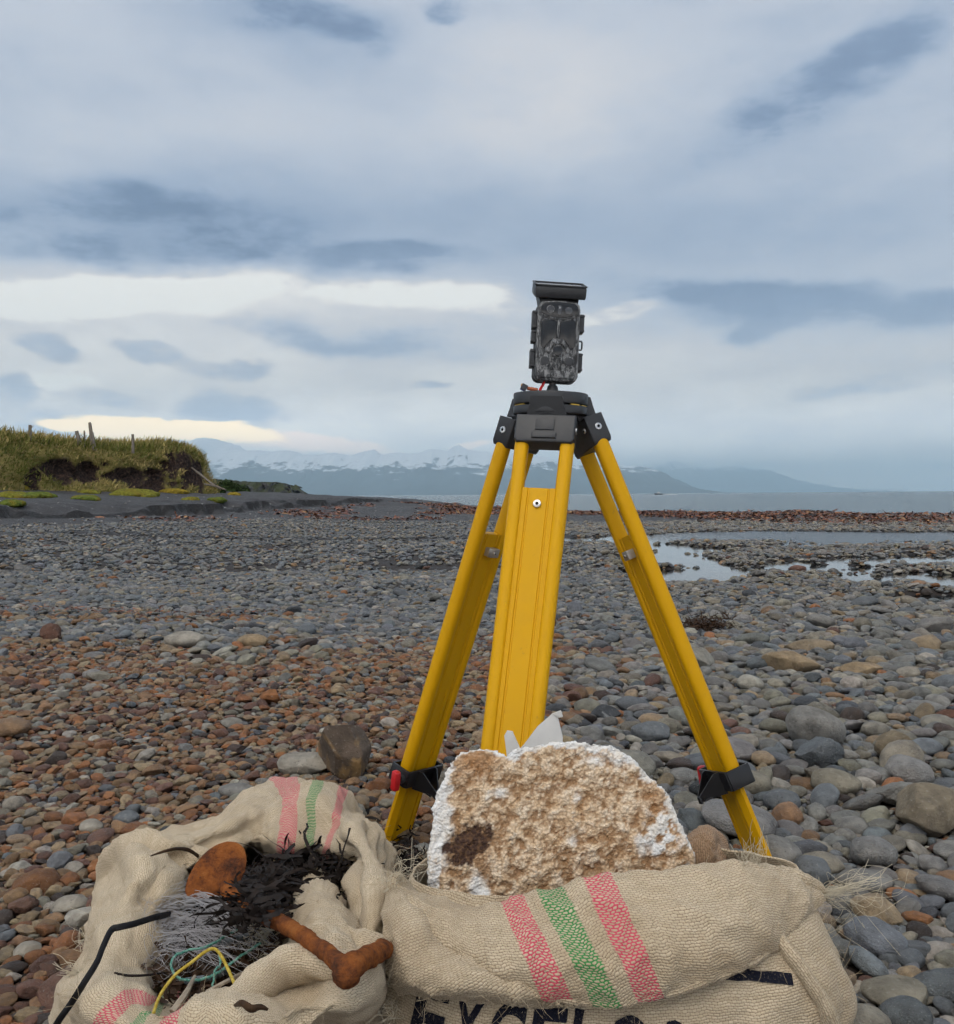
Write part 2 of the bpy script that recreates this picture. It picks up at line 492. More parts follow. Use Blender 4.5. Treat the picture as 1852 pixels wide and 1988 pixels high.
def ground_mat(b):
    pos = b.new('ShaderNodeNewGeometry').outputs['Position']
    at = lambda n: b.new('ShaderNodeAttribute', attribute_name=n).outputs['Fac']
    sand = at('sandy'); far = at('farpeb')
    n = b.noise(pos, 14, 4, 0.7); nb = b.noise(pos, 1.4, 3, 0.65)
    soil = b.ramp(n, [(0.3, (0.012, 0.010, 0.009)), (0.55, (0.03, 0.023, 0.019)), (0.75, (0.055, 0.04, 0.03))])
    sandc = b.ramp(b.add(b.mul(nb, 0.6), b.mul(n, 0.4)), [(0.3, (0.030, 0.030, 0.033)), (0.55, (0.052, 0.051, 0.053)), (0.75, (0.085, 0.08, 0.078))])
    vo = b.new('ShaderNodeTexVoronoi'); b.put(vo.inputs['Vector'], pos); vo.inputs['Scale'].default_value = 9.0
    cr, cg, cb = b.xyz(vo.outputs['Color']); dist = vo.outputs['Distance']
    peb = b.ramp(cr, [(0.0, (0.05, 0.055, 0.062)), (0.5, (0.13, 0.135, 0.14)), (0.8, (0.21, 0.2, 0.185)), (1.0, (0.32, 0.30, 0.27))])
    peb = b.mix(b.rng(dist, 0.3, 0.62), peb, (0.02, 0.02, 0.022))
    base = b.mix(far, soil, sandc)
    base = b.mix(b.mul(b.rng(nb, 0.42, 0.52), far), base, peb)
    speck = b.mul(b.rng(cg, 0.86, 0.9), b.rng(dist, 0.33, 0.22))
    sandc2 = b.mix(b.mul(speck, b.rng(nb, .45, .6)), sandc, (0.26, 0.25, 0.235))
    col = b.mix(b.mul(sand, b.rng(nb, 0.24, 0.42)), base, sandc2)
    col = b.mix(b.rng(b.add(at('damp_shade'), b.mul(b.sub(nb, .5), .9)), .3, .6, 0, .9), col, (0.011, 0.011, 0.012))
    h = b.sub(b.mul(n, 0.7), b.mul(dist, b.mul(far, 0.7)))
    return {'Base Color': col, 'Normal': b.bump(h, 0.9, 0.03), 'Roughness': b.rng(n, 0.3, 0.7, 0.55, 0.95)}
material('wet_sand', ground_mat, 0.85, 0.35)
gm = mesh_from('ground', np.stack([XX, YY, ZZ], -1).reshape(-1, 3), grid_faces(len(xa), len(ya)), attrs={'sandy': sandy.ravel(), 'farpeb': farpeb.ravel(), 'damp_shade': damp_shade.ravel()})
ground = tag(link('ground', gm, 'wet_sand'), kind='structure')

# ---- water
def sea_mat(b):
    pos = b.new('ShaderNodeNewGeometry').outputs['Position']
    x, y, z = b.xyz(pos)
    n = b.noise(b.comb(b.mul(x, 0.35), y, 0), 0.55, 5, 0.65)
    n2 = b.noise(b.comb(b.mul(x, 0.3), y, 0), 0.03, 6, 0.6)
    return {'Base Color': b.mix(n2, (0.035, 0.065, 0.072), (0.06, 0.10, 0.11)), 'Normal': b.bump(n, 0.6, 0.8), 'IOR': 1.33, 'Roughness': 0.22}
material('sea_water', sea_mat, 0.2)
sx = np.concatenate([-np.geomspace(100, 15000, 14)[::-1], np.linspace(-80, 80, 12), np.geomspace(100, 15000, 14)])
sy = np.concatenate([np.linspace(22, 80, 14), np.geomspace(100, 24500, 24)])
SX, SY = np.meshgrid(sx, sy, indexing='ij')
sea = tag(link('sea', mesh_from('sea', np.stack([SX, SY, SX * 0 + SEA_Z], -1).reshape(-1, 3), grid_faces(len(sx), len(sy))), 'sea_water'), kind='structure')
def stream_mat(b):
    pos = b.new('ShaderNodeNewGeometry').outputs['Position']
    x, y, z = b.xyz(pos)
    n = b.noise(b.comb(b.mul(x, 0.5), y, 0), 7.0, 5, 0.6)
    riff = b.mul(b.rng(x, 3.6, 6.0), b.rng(y, 16.5, 18.5))
    return {'Base Color': (0.015, 0.017, 0.018), 'IOR': 1.33, 'Roughness': b.rng(riff, 0, 1, 0.04, 0.2),
            'Normal': b.bump(n, 1.0, b.rng(riff, 0, 1, 0.0015, 0.045))}
material('stream_water', stream_mat, 0.05)
stx = np.linspace(-11, 20, 30); sty = np.linspace(6.5, 25, 20)
AX, AY = np.meshgrid(stx, sty, indexing='ij')
stream = tag(link('stream', mesh_from('stream', np.stack([AX, AY, AX * 0 + WATER_Z], -1).reshape(-1, 3), grid_faces(30, 20)), 'stream_water'), kind='structure')

# ---- mountains across the water
def mtn_mat(snowline):
    def fn(b):
        pos = b.new('ShaderNodeNewGeometry').outputs['Position']
        nrm = b.new('ShaderNodeNewGeometry').outputs['Normal']
        x, y, z = b.xyz(pos)
        n = b.noise(b.comb(x, b.mul(y, .6), b.mul(z, 1.4)), 0.0042, 6, 0.66)
        n2 = b.noise(pos, 0.0007, 4, 0.6)
        nx, ny, nz = b.xyz(nrm)
        s = b.add(b.add(z, b.mul(b.sub(n, 0.5), 950.0)), b.mul(b.sub(n2, 0.5), 260.0))
        s = b.add(s, b.mul(b.sub(nz, 0.72), 420.0))
        m = b.rng(s, snowline - 25, snowline + 45)
        rock = b.ramp(n, [(0.3, (0.028, 0.033, 0.03)), (0.7, (0.06, 0.06, 0.055))])
        return {'Base Color': b.mix(m, rock, (0.82, 0.84, 0.87)), 'Roughness': 0.9}
    return fn
material('mountain_rock', mtn_mat(490), 0.9, 0.2)
material('far_mountain_rock', mtn_mat(820), 0.9, 0.2)
def mountain(name, prof, d, depth, mat, nu=520, nv=46, amp=0.42, fq=1.0):
    px = np.array([p[0] for p in prof], float); py = np.array([p[1] for p in prof], float)
    u = np.linspace(px[0], px[-1], nu); v = np.linspace(0, 1, nv)
    top = np.interp(u, px, py)
    top = top + 2.0 * fbm(u * 0.06, u * 0 + 5, 5) + 2.2 * (0.4 - ridged(u * 0.11, u * 0 + 2.5, 4))
    H = np.maximum((961.5 - top) / F * d * 1.06, 0)
    U, Vv = np.meshgrid(u, v, indexing='ij')
    yy = d + (Vv - 0.62) * depth + 300 * fbm(U * 0.02, Vv * 3, 3)
    xx = (U - 926) / F * d + 0 * yy
    shape = np.where(Vv < 0.62, (Vv / 0.62) ** 1.15, 1 - ((Vv - 0.62) / 0.38) ** 1.5)
    rg = ridged(xx * 0.00042 * fq + 3.1, yy * 0.00042 * fq, 6)
    rg = (rg - rg.mean())
    zz = H[:, None] * shape * (1 + amp * rg * (1 - 0.75 * np.exp(-((Vv - 0.62) / 0.06) ** 2))) * np.clip(yy / d, 0.5, 1.5)
    zz = np.minimum(zz, H[:, None] * yy / d * (1 + 0.02 * rg)) - 3 
    o = link(name, mesh_from(name, np.stack([xx, yy, zz], -1).reshape(-1, 3), grid_faces(nu, nv)), mat)
    return tag(o, kind='structure')
mountain('mountain_range', [(60, 900), (200, 872), (270, 862), (330, 857), (372, 860), (400, 853), (420, 858), (440, 868), (470, 879), (500, 877), (520, 883), (560, 879), (585, 886), (620, 888), (645, 884), (672, 891),
    (700, 880), (722, 879), (745, 888), (770, 882), (795, 886), (825, 877), (850, 874), (870, 877), (893, 867), (915, 877), (935, 880), (955, 885), (990, 884), (1020, 882), (1050, 894), (1085, 903), (1110, 909), (1150, 906), (1200, 907), (1240, 910), (1265, 917), (1290, 930), (1310, 941), (1330, 954), (1340, 960)],
    14000, 5200, 'mountain_rock')
mountain('far_mountain_range', [(1080, 950), (1180, 930), (1250, 916), (1285, 910), (1308, 905), (1325, 909), (1350, 912), (1385, 917), (1410, 916), (1440, 911), (1470, 917), (1500, 923), (1530, 934), (1560, 941), (1590, 949), (1630, 956), (1680, 960)],
    29000, 7000, 'far_mountain_rock', nu=300, nv=36)

# ---- rocky headland beyond the bank
def head_mat(b):
    pos = b.new('ShaderNodeNewGeometry').outputs['Position']
    nx, ny, nz = b.xyz(b.new('ShaderNodeNewGeometry').outputs['Normal'])
    n = b.noise(pos, 0.5, 5, 0.65)
    rock = b.ramp(n, [(0.3, (0.02, 0.02, 0.022)), (0.55, (0.07, 0.07, 0.07)), (0.72, (0.19, 0.185, 0.18))])
    gr = b.ramp(b.noise(pos, 0.3, 5, .6), [(0.35, (0.028, 0.038, 0.014)), (0.65, (0.06, 0.065, 0.025))])
    return {'Base Color': b.mix(b.rng(nz, 0.62, 0.86), rock, gr), 'Normal': b.bump(n, 0.9, 1.2)}
material('headland_rock', head_mat, 0.9, 0.2)
hu = np.linspace(380, 575, 110); hv = np.linspace(0, 1, 26)
HU, HV = np.meshgrid(hu, hv, indexing='ij')
htop = np.interp(hu, [380, 440, 470, 500, 520, 537, 548, 556, 563, 575], [926, 931, 932.5, 933.5, 935, 938, 944, 953, 960, 964])
hd = 300 + 30 * HV
hshape = np.minimum(1, (HV / 0.32)) ** 0.7
hz = np.maximum((960 - htop) / F * 300, -1.2)[:, None] * hshape + 0.8 + 0.5 * fbm(HU * 0.2, HV * 9, 4) * hshape - 1.8 * (1 - hshape)
hx = (HU - 926) / F * 300 + 1.6 * fbm(HU * 0.1, HV * 6, 4)
hy = hd + 3.0 * fbm(HU * 0.12 + 3, HV * 5, 4)
tag(link('headland', mesh_from('headland', np.stack([hx, hy, hz], -1).reshape(-1, 3), grid_faces(110, 26)), 'headland_rock'), kind='structure')

# ---- haze: one box of even, pale air round the camera and everything up to the mountains
hz_m = bpy.data.materials.new('haze_air'); hz_m.use_nodes = True
hn = hz_m.node_tree
for nd in list(hn.nodes):
    if nd.type != 'OUTPUT_MATERIAL': hn.nodes.remove(nd)
pv = hn.nodes.new('ShaderNodeVolumePrincipled')
pv.inputs['Color'].default_value = (0.68, 0.88, 1.0, 1)
pv.inputs['Density'].default_value = 1.0e-4
pv.inputs['Anisotropy'].default_value = 0.25
hn.links.new(pv.outputs[0], [n for n in hn.nodes if n.type == 'OUTPUT_MATERIAL'][0].inputs['Volume'])
MATS['haze_air'] = hz_m
hb = MB(); hb.box((0, 16600, 493), 38000, 34400, 990)
haze = tag(hb.build('haze', 'haze_air'), kind='stuff')
# ================================================================== GRASSY BANK ON THE LEFT
def plan(px, d): return ((px - 926) / F * d, d)
FOOT = np.array([(-44, 22), (-33, 29), (-25, 34.5), (-20.6, 37.6), (-18.4, 41), (-16.8, 44.6), (-15.4, 48.3), (-14.9, 50.8), (-15.2, 53), (-17, 55.5), (-21, 58), (-30, 61)], float)
SPINE = np.array([(-80, 45), (-66, 50), (-52, 52), (-42, 53), (-36, 54), (-31, 54.5), (-27, 54.8), (-24.5, 55), (-23.5, 55.3), (-23.5, 56), (-26, 57.5), (-34, 59)], float)
NS = 330
ft = cr_rows(FOOT, NS); spn = cr_rows(SPINE, NS)
fpx = 926 + F * ft[:, 0] / ft[:, 1]
seq = np.arange(NS)
tipi = int(np.argmax(fpx))
prof_o = np.array([-.25, 0, .12, .28, .42, .6, .9, 1.5, 2.6, 5, 9, 16, 30]); prof_h = np.array([-.35, 0, .16, .34, .52, .70, .86, .95, 1.0, 1.03, 1.05, 1.07, 1.08])
NVp = 64
po = np.interp(np.linspace(0, 12, NVp), np.arange(13), prof_o); ph = np.interp(np.linspace(0, 12, NVp), np.arange(13), prof_h)
topz = np.interp(fpx, [-400, 0, 100, 200, 300, 340, 385, 410], [3.7, 3.62, 3.5, 3.42, 3.35, 3.5, 3.78, 3.6])
topz[tipi:] = np.interp(np.arange(NS - tipi), [0, 30, 120], [3.5, 3.4, 2.8])
base_z = terrain(ft[:, 0], ft[:, 1])
Bk = np.zeros((NS, NVp, 3)); soil = np.zeros((NS, NVp))
dirv = spn - ft; dl = np.linalg.norm(dirv, axis=1)
HOL = [(75, 11, .20, .17, .7), (128, 30, .40, .16, 1.1), (182, 24, .40, .15, 1.1), (262, 26, .38, .15, .8), (316, 17, .36, .19, 1.1), (352, 10, .62, .20, .7), (384, 24, .42, .36, .8), (300, 34, .12, .09, .3)]
for j in range(NVp):
    off = po[j]; h = ph[j]
    n = fbm(seq * 0.10, np.full(NS, j * 0.13), 4)
    ind = np.zeros(NS); sm_ = np.zeros(NS)
    for (cpx, w, ch, wh, dep) in HOL:
        n3 = fbm(seq * 0.33, np.full(NS, j * 0.22 + 40), 4)
        g = np.exp(-((fpx - cpx + 14 * n + 6 * n3) / (w * 1.25)) ** 2) * np.exp(-((h - ch + .10 * n + .07 * n3) / (wh * 1.25)) ** 2) * (seq < tipi + 25)
        ind = np.maximum(ind, g * dep); sm_ = np.maximum(sm_, g)
    o2 = np.minimum(off + ind * 0.75 + 0.20 * n * sstep(np.full(NS, h), 0.0, .3) + 0.35 * fbm(seq * .035, np.full(NS, 3.), 2), dl * .98)
    Bk[:, j, 0] = ft[:, 0] + dirv[:, 0] / dl * o2; Bk[:, j, 1] = ft[:, 1] + dirv[:, 1] / dl * o2
    Bk[:, j, 2] = base_z + (topz - base_z) * h + 0.10 * n * (h > .6) + 0.16 * fbm(Bk[:, j, 0] * .35, Bk[:, j, 1] * .35, 3) * sstep(np.full(NS, h), .7, 1)
    soil[:, j] = np.clip(sm_ * 1.25 + .22 * n * (h < .55), 0, 1)
def bank_mat(b):
    pos = b.new('ShaderNodeNewGeometry').outputs['Position']
    so = b.new('ShaderNodeAttribute', attribute_name='soil').outputs['Fac']
    n = b.noise(pos, 1.1, 4, .65); f = b.noise(pos, 8, 3, .7)
    g = b.ramp(b.add(b.mul(n, .7), b.mul(f, .3)), [(0.34, (0.11, 0.115, 0.03)), (0.48, (0.23, 0.19, 0.06)), (0.62, (0.36, 0.28, 0.11))])
    s = b.ramp(f, [(0.35, (0.014, 0.010, 0.010)), (0.52, (0.045, 0.030, 0.025)), (0.68, (0.12, 0.075, 0.055))])
    return {'Base Color': b.mix(b.rng(b.add(so, b.mul(b.sub(f, .5), .5)), .35, .55), g, s), 'Normal': b.bump(f, .9, .12)}
material('bank_turf', bank_mat, .95, .1)
bank = link('grass_bank', mesh_from('grass_bank', Bk.reshape(-1, 3), grid_faces(NS, NVp), attrs={'soil': soil.ravel()}), 'bank_turf')
tag(bank, kind='structure')
# grass on it
def grass_mat(b):
    at = b.new('ShaderNodeAttribute', attribute_name='tone').outputs['Color']
    return {'Base Color': at}
material('grass_blades', grass_mat, .9, .1)
rg = np.random.default_rng(5)
Bn = np.cross(np.gradient(Bk, axis=0), np.gradient(Bk, axis=1)); Bn /= np.linalg.norm(Bn, axis=2)[..., None] + 1e-9
Bn[Bn[..., 2] < -.2] *= -1
okm = (soil < .42) & (np.arange(NVp)[None] > 4) & (np.arange(NVp)[None] < 54) & (fpx > -170)[:, None] & (fpx < 445)[:, None] & (seq < tipi + 40)[:, None]
ii, jj = np.where(okm)
NBL = 26000
pick = rg.integers(0, len(ii), NBL)
p0 = Bk[ii[pick], jj[pick]] + rg.normal(0, .16, (NBL, 3)) * np.array([1, 1, .15])
nn = Bn[ii[pick], jj[pick]]
hgt = rg.uniform(.07, .20, NBL) * (1 + .9 * (jj[pick] > 30)) * (0.7 + .8 * rg.random(NBL))
toptall = (jj[pick] > 34) & (rg.random(NBL) < .18)
hgt = np.where(toptall, rg.uniform(.35, .65, NBL), hgt)
lean = rg.normal(0, .30, (NBL, 3)); lean[:, 2] = 0; lean[:, 0] += .12
tipd = nn * .45 + np.array([0, 0, .8]) + lean; tipd /= np.linalg.norm(tipd, axis=1)[:, None]
side = np.cross(tipd, rg.normal(size=(NBL, 3))); side /= np.linalg.norm(side, axis=1)[:, None]
wd = rg.uniform(.014, .036, NBL)[:, None]
midp = p0 + tipd * hgt[:, None] * .55; tipp = p0 + tipd * hgt[:, None] + np.stack([rg.normal(0.03, .06, NBL), rg.normal(0, .05, NBL), -rg.uniform(0, .08, NBL)], 1)
Vg = np.stack([p0 - side * wd, p0 + side * wd, midp + side * wd * .7, midp - side * wd * .7, tipp], 1).reshape(-1, 3)
kb = np.arange(NBL)[:, None] * 5
Fg = [tuple(r) for r in (kb + np.array([0, 1, 2, 3]))] + [tuple(r) for r in (kb + np.array([3, 2, 4]))]
patch = fbm(p0[:, 0] * .45, p0[:, 2] * .9 + p0[:, 1] * .2, 3)[:, None]
dry = np.clip(sstep(patch + rg.normal(0, .35, (NBL, 1)), -.35, .55) + toptall[:, None] * .6, 0, 1)
tone = (np.array([.14, .15, .036]) * (1 - dry) + np.array([.42, .325, .13]) * dry) * rg.uniform(.7, 1.3, (NBL, 1))
gme = mesh_from('grass', Vg, Fg, attrs={'tone': np.repeat(tone, 5, 0)})
tag(link('grass', gme, 'grass_blades'), kind='stuff')

# ---- cushion plants on the dark sand
def moss_mat(b):
    at = b.new('ShaderNodeAttribute', attribute_type='OBJECT', attribute_name='col').outputs['Color']
    pos = b.new('ShaderNodeNewGeometry').outputs['Position']
    f = b.noise(pos, 9, 4, .7); n = b.noise(pos, 1.6, 3, .6)
    c = b.mix(b.rng(f, .35, .65), b.mix(1, at, (.45, .45, .4), 'MULTIPLY'), b.mix(1, at, (1.3, 1.25, 1.1), 'MULTIPLY'))
    c = b.mix(b.rng(n, .52, .66, 0, .8), c, (.19, .135, .02))
    return {'Base Color': c, 'Normal': b.bump(f, 1, .10)}
material('cushion_moss', moss_mat, .95, .1)
YG, GR, YL = (.20, .20, .035), (.13, .17, .035), (.32, .24, .035)
MOSS = [(22, 945, 76, YL, 'yellow cushion plant at the foot of the bank by the left edge'), (30, 962, 70, YG, 'yellow-green cushion plant below the yellow one near the left edge'), (24, 976, 46, GR, 'small green mat nearest the sand step at the left edge'),
        (76, 962, 64, GR, 'green mat on the sand with a white speck beside it'), (118, 942, 44, YL, 'yellow mat under the first dark hollow of the bank'), (168, 966, 56, GR, 'bright green mat alone on the dark sand'),
        (174, 954, 42, YG, 'olive mat just above the bright green one'), (216, 946, 52, GR, 'green mat between bank foot and dark sand'), (250, 959, 54, YG, 'long yellow-green mat right of the green one'),
        (287, 961, 32, YG, 'small round mat beside the long yellow-green one'), (338, 954, 56, YL, 'yellow mat below the driftwood log'), (370, 968, 36, YG, 'low olive mat near the sand step'),
        (420, 969, 38, GR, 'green mat farthest out beyond the bank nose'), (262, 936, 90, YG, 'broad mossy slope between two dark hollows'), (455, 958, 26, YL, 'tiny yellow mat by the shrubs')]
def march(px, py, d0=20.0, d1=70.0):
    """first point of the terrain met by the sight line through a pixel"""
    dd = np.linspace(d0, d1, 600); v = ray(px, py)
    zz = CAM_H + v.z / v.y * dd; gz = terrain(v.x / v.y * dd, dd)
    hit = np.where(zz <= gz)[0]
    d = dd[hit[0]] if len(hit) else 40.0
    p = P(px, py, d); p.z = float(terrain(p.x, p.y))
    return p
for k, (px, py, w, c, lb) in enumerate(MOSS):
    p = march(px, py + 3)
    MOSS[k] = (p, w * p.y / F, c, lb)

# ---- fence posts
def wood_mat(b):
    pos = b.new('ShaderNodeTexCoord').outputs['Object']
    x, y, z = b.xyz(pos)
    n = b.noise(b.comb(b.mul(x, 9), b.mul(y, 9), z), 3, 4, .6)
    return {'Base Color': b.ramp(n, [(.3, (.09, .075, .06)), (.6, (.23, .20, .17))]), 'Normal': b.bump(n, .6, .02)}
material('weathered_wood', wood_mat, .9, .15)
def post(x0, y0, x1, y1, d, r, label, notch=False):
    a = P(x0, y0 + 14, d); t = P(x1, y1, d)
    m = MB(); ax = (t - a); L = ax.length; ax.normalize()
    pts = [a, a + ax * L * .3, a + ax * L * .62, a + ax * L * .66, t - ax * .06, t] if notch else [a, a + ax * L * .5, t]
    rr = [r * 1.15, r * 1.1, r, r * .8, r * .72, r * .5] if notch else [r * 1.05, r, r * .92]
    m.tube([p + Vector((random.uniform(-.01, .01), 0, 0)) for p in pts], rr, 9)
    return tag(m.build('fence_post', 'weathered_wood', None, a), label, 'post', 'fence posts on the bank')
post(183, 861, 174, 820, 43.5, .105, 'tall split weathered post leaning left on top of the bank', True)
post(156, 852, 149, 837, 43.0, .09, 'short broken post stub leaning beside the tall post')
post(165, 852, 164, 836, 43.2, .04, 'thin upright stake between the stub and the tall post')
post(258, 866, 258, 843, 45.0, .07, 'lone dark post right of the tall post on the bank')
post(58, 842, 58, 825, 41, .075, 'half hidden post in tall grass near the left edge')
m = MB(); lg = [P(372, 908, 50.2), P(390, 922, 49.6), P(410, 938, 49.0), P(428, 950, 48.6)]
m.tube(lg, [.045, .06, .055, .04], 9); tag(m.build('driftwood_log', 'weathered_wood', None, lg[-1]), 'grey driftwood log sliding down the nose of the bank', 'log')
m = MB(); lg = [P(398, 940, 49), P(420, 944, 48.4), P(438, 951, 48)]
m.tube(lg, [.05, .06, .04], 8); tag(m.build('driftwood_log', 'weathered_wood', None, lg[-1]), 'thin driftwood pole lying at the tip of the bank', 'log')
# ================================================================== STONES
def stone_mat(b):
    at = b.new('ShaderNodeAttribute', attribute_type='INSTANCER', attribute_name='col')
    oi = b.new('ShaderNodeObjectInfo')
    pos = b.v('ADD', b.new('ShaderNodeTexCoord').outputs['Object'], b.v('SCALE', (37.0, 91.0, 53.0), oi.outputs['Random']))
    n = b.noise(pos, 1.6, 3, 0.65)
    f = b.noise(pos, 13.0, 2, 0.7)
    col = b.mix(b.rng(n, 0.36, 0.64, 0, 1), b.mix(1.0, at.outputs['Color'], (0.66, 0.64, 0.63), 'MULTIPLY'), b.mix(1.0, at.outputs['Color'], (1.2, 1.18, 1.15), 'MULTIPLY'))
    col = b.mix(b.rng(f, 0.64, 0.70, 0, 0.45), col, (0.42, 0.41, 0.39))
    col = b.mix(b.rng(f, 0.36, 0.28, 0, 0.55), col, (0.02, 0.018, 0.016))
    return {'Base Color': col, 'Normal': b.bump(b.add(b.mul(f, .6), b.mul(n, .6)), 0.45, 0.09), 'Roughness': b.rng(n, 0.3, 0.7, 0.5, 0.8)}
material('stone', stone_mat, 0.7, 0.4)

def ico(sub):
    bm = bmesh.new(); bmesh.ops.create_icosphere(bm, subdivisions=sub, radius=1.0)
    bm.verts.index_update()
    V = np.array([tuple(v.co) for v in bm.verts]); Fc = np.array([[v.index for v in f.verts] for f in bm.faces])
    bm.free()
    return V, Fc
ICO = {k: ico(k) for k in (3, 4, 5)}
def nz3(V, s, seed):
    return np.array([mnoise.noise(Vector((v[0] * s + seed * 3.1, v[1] * s - seed * 1.7, v[2] * s + seed * 0.9))) for v in V])
def stone_verts(seed, angular=0.0, dims=(1, .78, .52), sub=3, rough=0.0, cuts=11):
    r = np.random.default_rng(seed)
    V, Fc = ICO[sub]
    V = V.copy()
    e = r.uniform(0.78, 1.0)
    V = np.sign(V) * np.abs(V) ** e
    V = V / np.linalg.norm(V, axis=1)[:, None] ** r.uniform(0.5, 1.0)
    V = V * (1 + 0.13 * nz3(V, 1.1, seed) + 0.05 * nz3(V, 2.6, seed + 5))[:, None]
    if angular > 0:
        for k in range(cuts):
            n = r.normal(size=3); n /= np.linalg.norm(n)
            d = r.uniform(0.52, 0.88) / (0.6 + 0.4 * angular)
            t = V @ n - d
            V = V - np.outer(np.where(t > 0, t * (0.75 + 0.25 * angular), 0), n)
    V = V * (np.array(dims) / np.abs(V).max(0))
    if rough > 0:
        nn = V / np.linalg.norm(V, axis=1)[:, None]
        V = V + nn * (rough * (nz3(V, 4.0, seed + 2) + 0.55 * nz3(V, 9.0, seed + 3) + 0.3 * nz3(V, 19.0, seed + 4)))[:, None]
    return V, Fc
STONES = bpy.data.collections.new('stone_shapes')
stone_meshes = []
for k in range(26):
    r_ = np.random.default_rng(100 + k)
    ang = 0.0 if k < 15 else r_.uniform(0.35, 0.9)
    V, Fc = stone_verts(200 + k, ang, (1.0, r_.uniform(0.58, 0.92), r_.uniform(0.34, 0.66)), 4, 0.018 if k < 15 else 0.05)
    me = mesh_from('stone', V, Fc); me.materials.append(MATS['stone'])
    stone_meshes.append(me)
    STONES.objects.link(bpy.data.objects.new('stone_shape_%02d' % k, me))
N_ROUND = 15

def rust_at(x, y):
    n = fbm(x * 0.9 + 3, y * 0.9, 3); n2 = fbm(x * 2.2, y * 2.2 + 7, 3)
    a = sstep(-(x - 0.12 + 0.35 * n), -0.45, 0.35) * sstep(-(y - 5.0 + 0.5 * n), -0.6, 0.4)
    band = sstep(-(np.abs(y - 6.7 - 0.12 * x) - 0.18 + 0.25 * n2), -0.25, 0.1) * sstep(-(x + 1.3), -0.4, 0.4)
    spot = 0.55 * sstep(n2, 0.45, 0.8) * sstep(-(y - 7), -1, 1)
    return np.clip(np.maximum(np.maximum(a, 0.75 * band), spot * 0.35), 0, 1)
def blue_at(x, y):
    return sstep(y + 0.8 * fbm(x * .5, y * .5 + 2, 2), 4.6, 6.2) * sstep(-(x - 1.6), -1.5, 0.8)
PAL = {'slate-blue': (0.135, 0.148, 0.160), 'grey': (0.190, 0.187, 0.176), 'olive-grey': (0.210, 0.193, 0.152), 'pale grey': (0.29, 0.27, 0.23),
       'tan': (0.26, 0.195, 0.12), 'rust-orange': (0.25, 0.11, 0.045), 'red-brown': (0.13, 0.068, 0.048), 'dark brown': (0.06, 0.045, 0.038), 'charcoal': (0.05, 0.054, 0.06),
       'sandy brown': (0.23, 0.14, 0.075)}
PN = list(PAL)
PM = np.array([PAL[k] for k in PN])
W_GREY = np.array([.21, .33, .27, .08, .05, .008, .010, .015, .03, .02])
W_BLUE = np.array([.42, .30, .13, .06, .03, .004, .008, .01, .04, .008])
W_RUST = np.array([.03, .04, .08, .05, .19, .18, .16, .10, .015, .24])
def pick_colour(x, y, r):
    ru = rust_at(x, y)[:, None]; bl = blue_at(x, y)[:, None]
    w = W_GREY * (1 - bl) + W_BLUE * bl
    w = w * (1 - ru) + W_RUST * ru
    big = (r > 0.03)[:, None]                      # the large cobbles are mostly grey
    w = np.where(big & (ru > .5), w * np.array([2.2, 2, 1.8, 1.5, 1.2, .45, .5, .4, 1, .8]), w)
    w = w / w.sum(1)[:, None]
    idx = (np.cumsum(w, 1) < rng.random(len(x))[:, None]).sum(1)
    idx = np.minimum(idx, len(PN) - 1)
    c = PM[idx] * rng.uniform(0.70, 1.32, (len(x), 1)) * rng.uniform(0.97, 1.03, (len(x), 3))
    return idx, c

# ---- rocks one can point to: (px centre, py base, width px, height px, colour, angular, depth ratio, label, category, name, seed)
def big_rock_mat(b):
    at = b.new('ShaderNodeAttribute', attribute_type='OBJECT', attribute_name='col')
    at2 = b.new('ShaderNodeAttribute', attribute_type='OBJECT', attribute_name='stain')
    pos = b.new('ShaderNodeTexCoord').outputs['Object']
    n = b.noise(pos, 14, 5, 0.65); f = b.noise(pos, 110, 3, 0.7); g = b.noise(pos, 6, 4, 0.6, 0.8)
    c = at.outputs['Color']
    col = b.mix(b.rng(n, 0.35, 0.66), b.mix(1.0, c, (0.62, 0.6, 0.58), 'MULTIPLY'), b.mix(1.0, c, (1.25, 1.22, 1.18), 'MULTIPLY'))
    col = b.mix(b.rng(g, 0.52, 0.62), col, at2.outputs['Color'])
    col = b.mix(b.rng(f, 0.62, 0.7, 0, 0.5), col, (0.36, 0.35, 0.32))
    col = b.mix(b.rng(f, 0.38, 0.3, 0, 0.6), col, (0.02, 0.018, 0.016))
    return {'Base Color': col, 'Normal': b.bump(b.add(b.mul(n, 0.7), b.mul(f, 0.3)), 0.7, 0.012)}
material('boulder_stone', big_rock_mat, 0.82, 0.3)
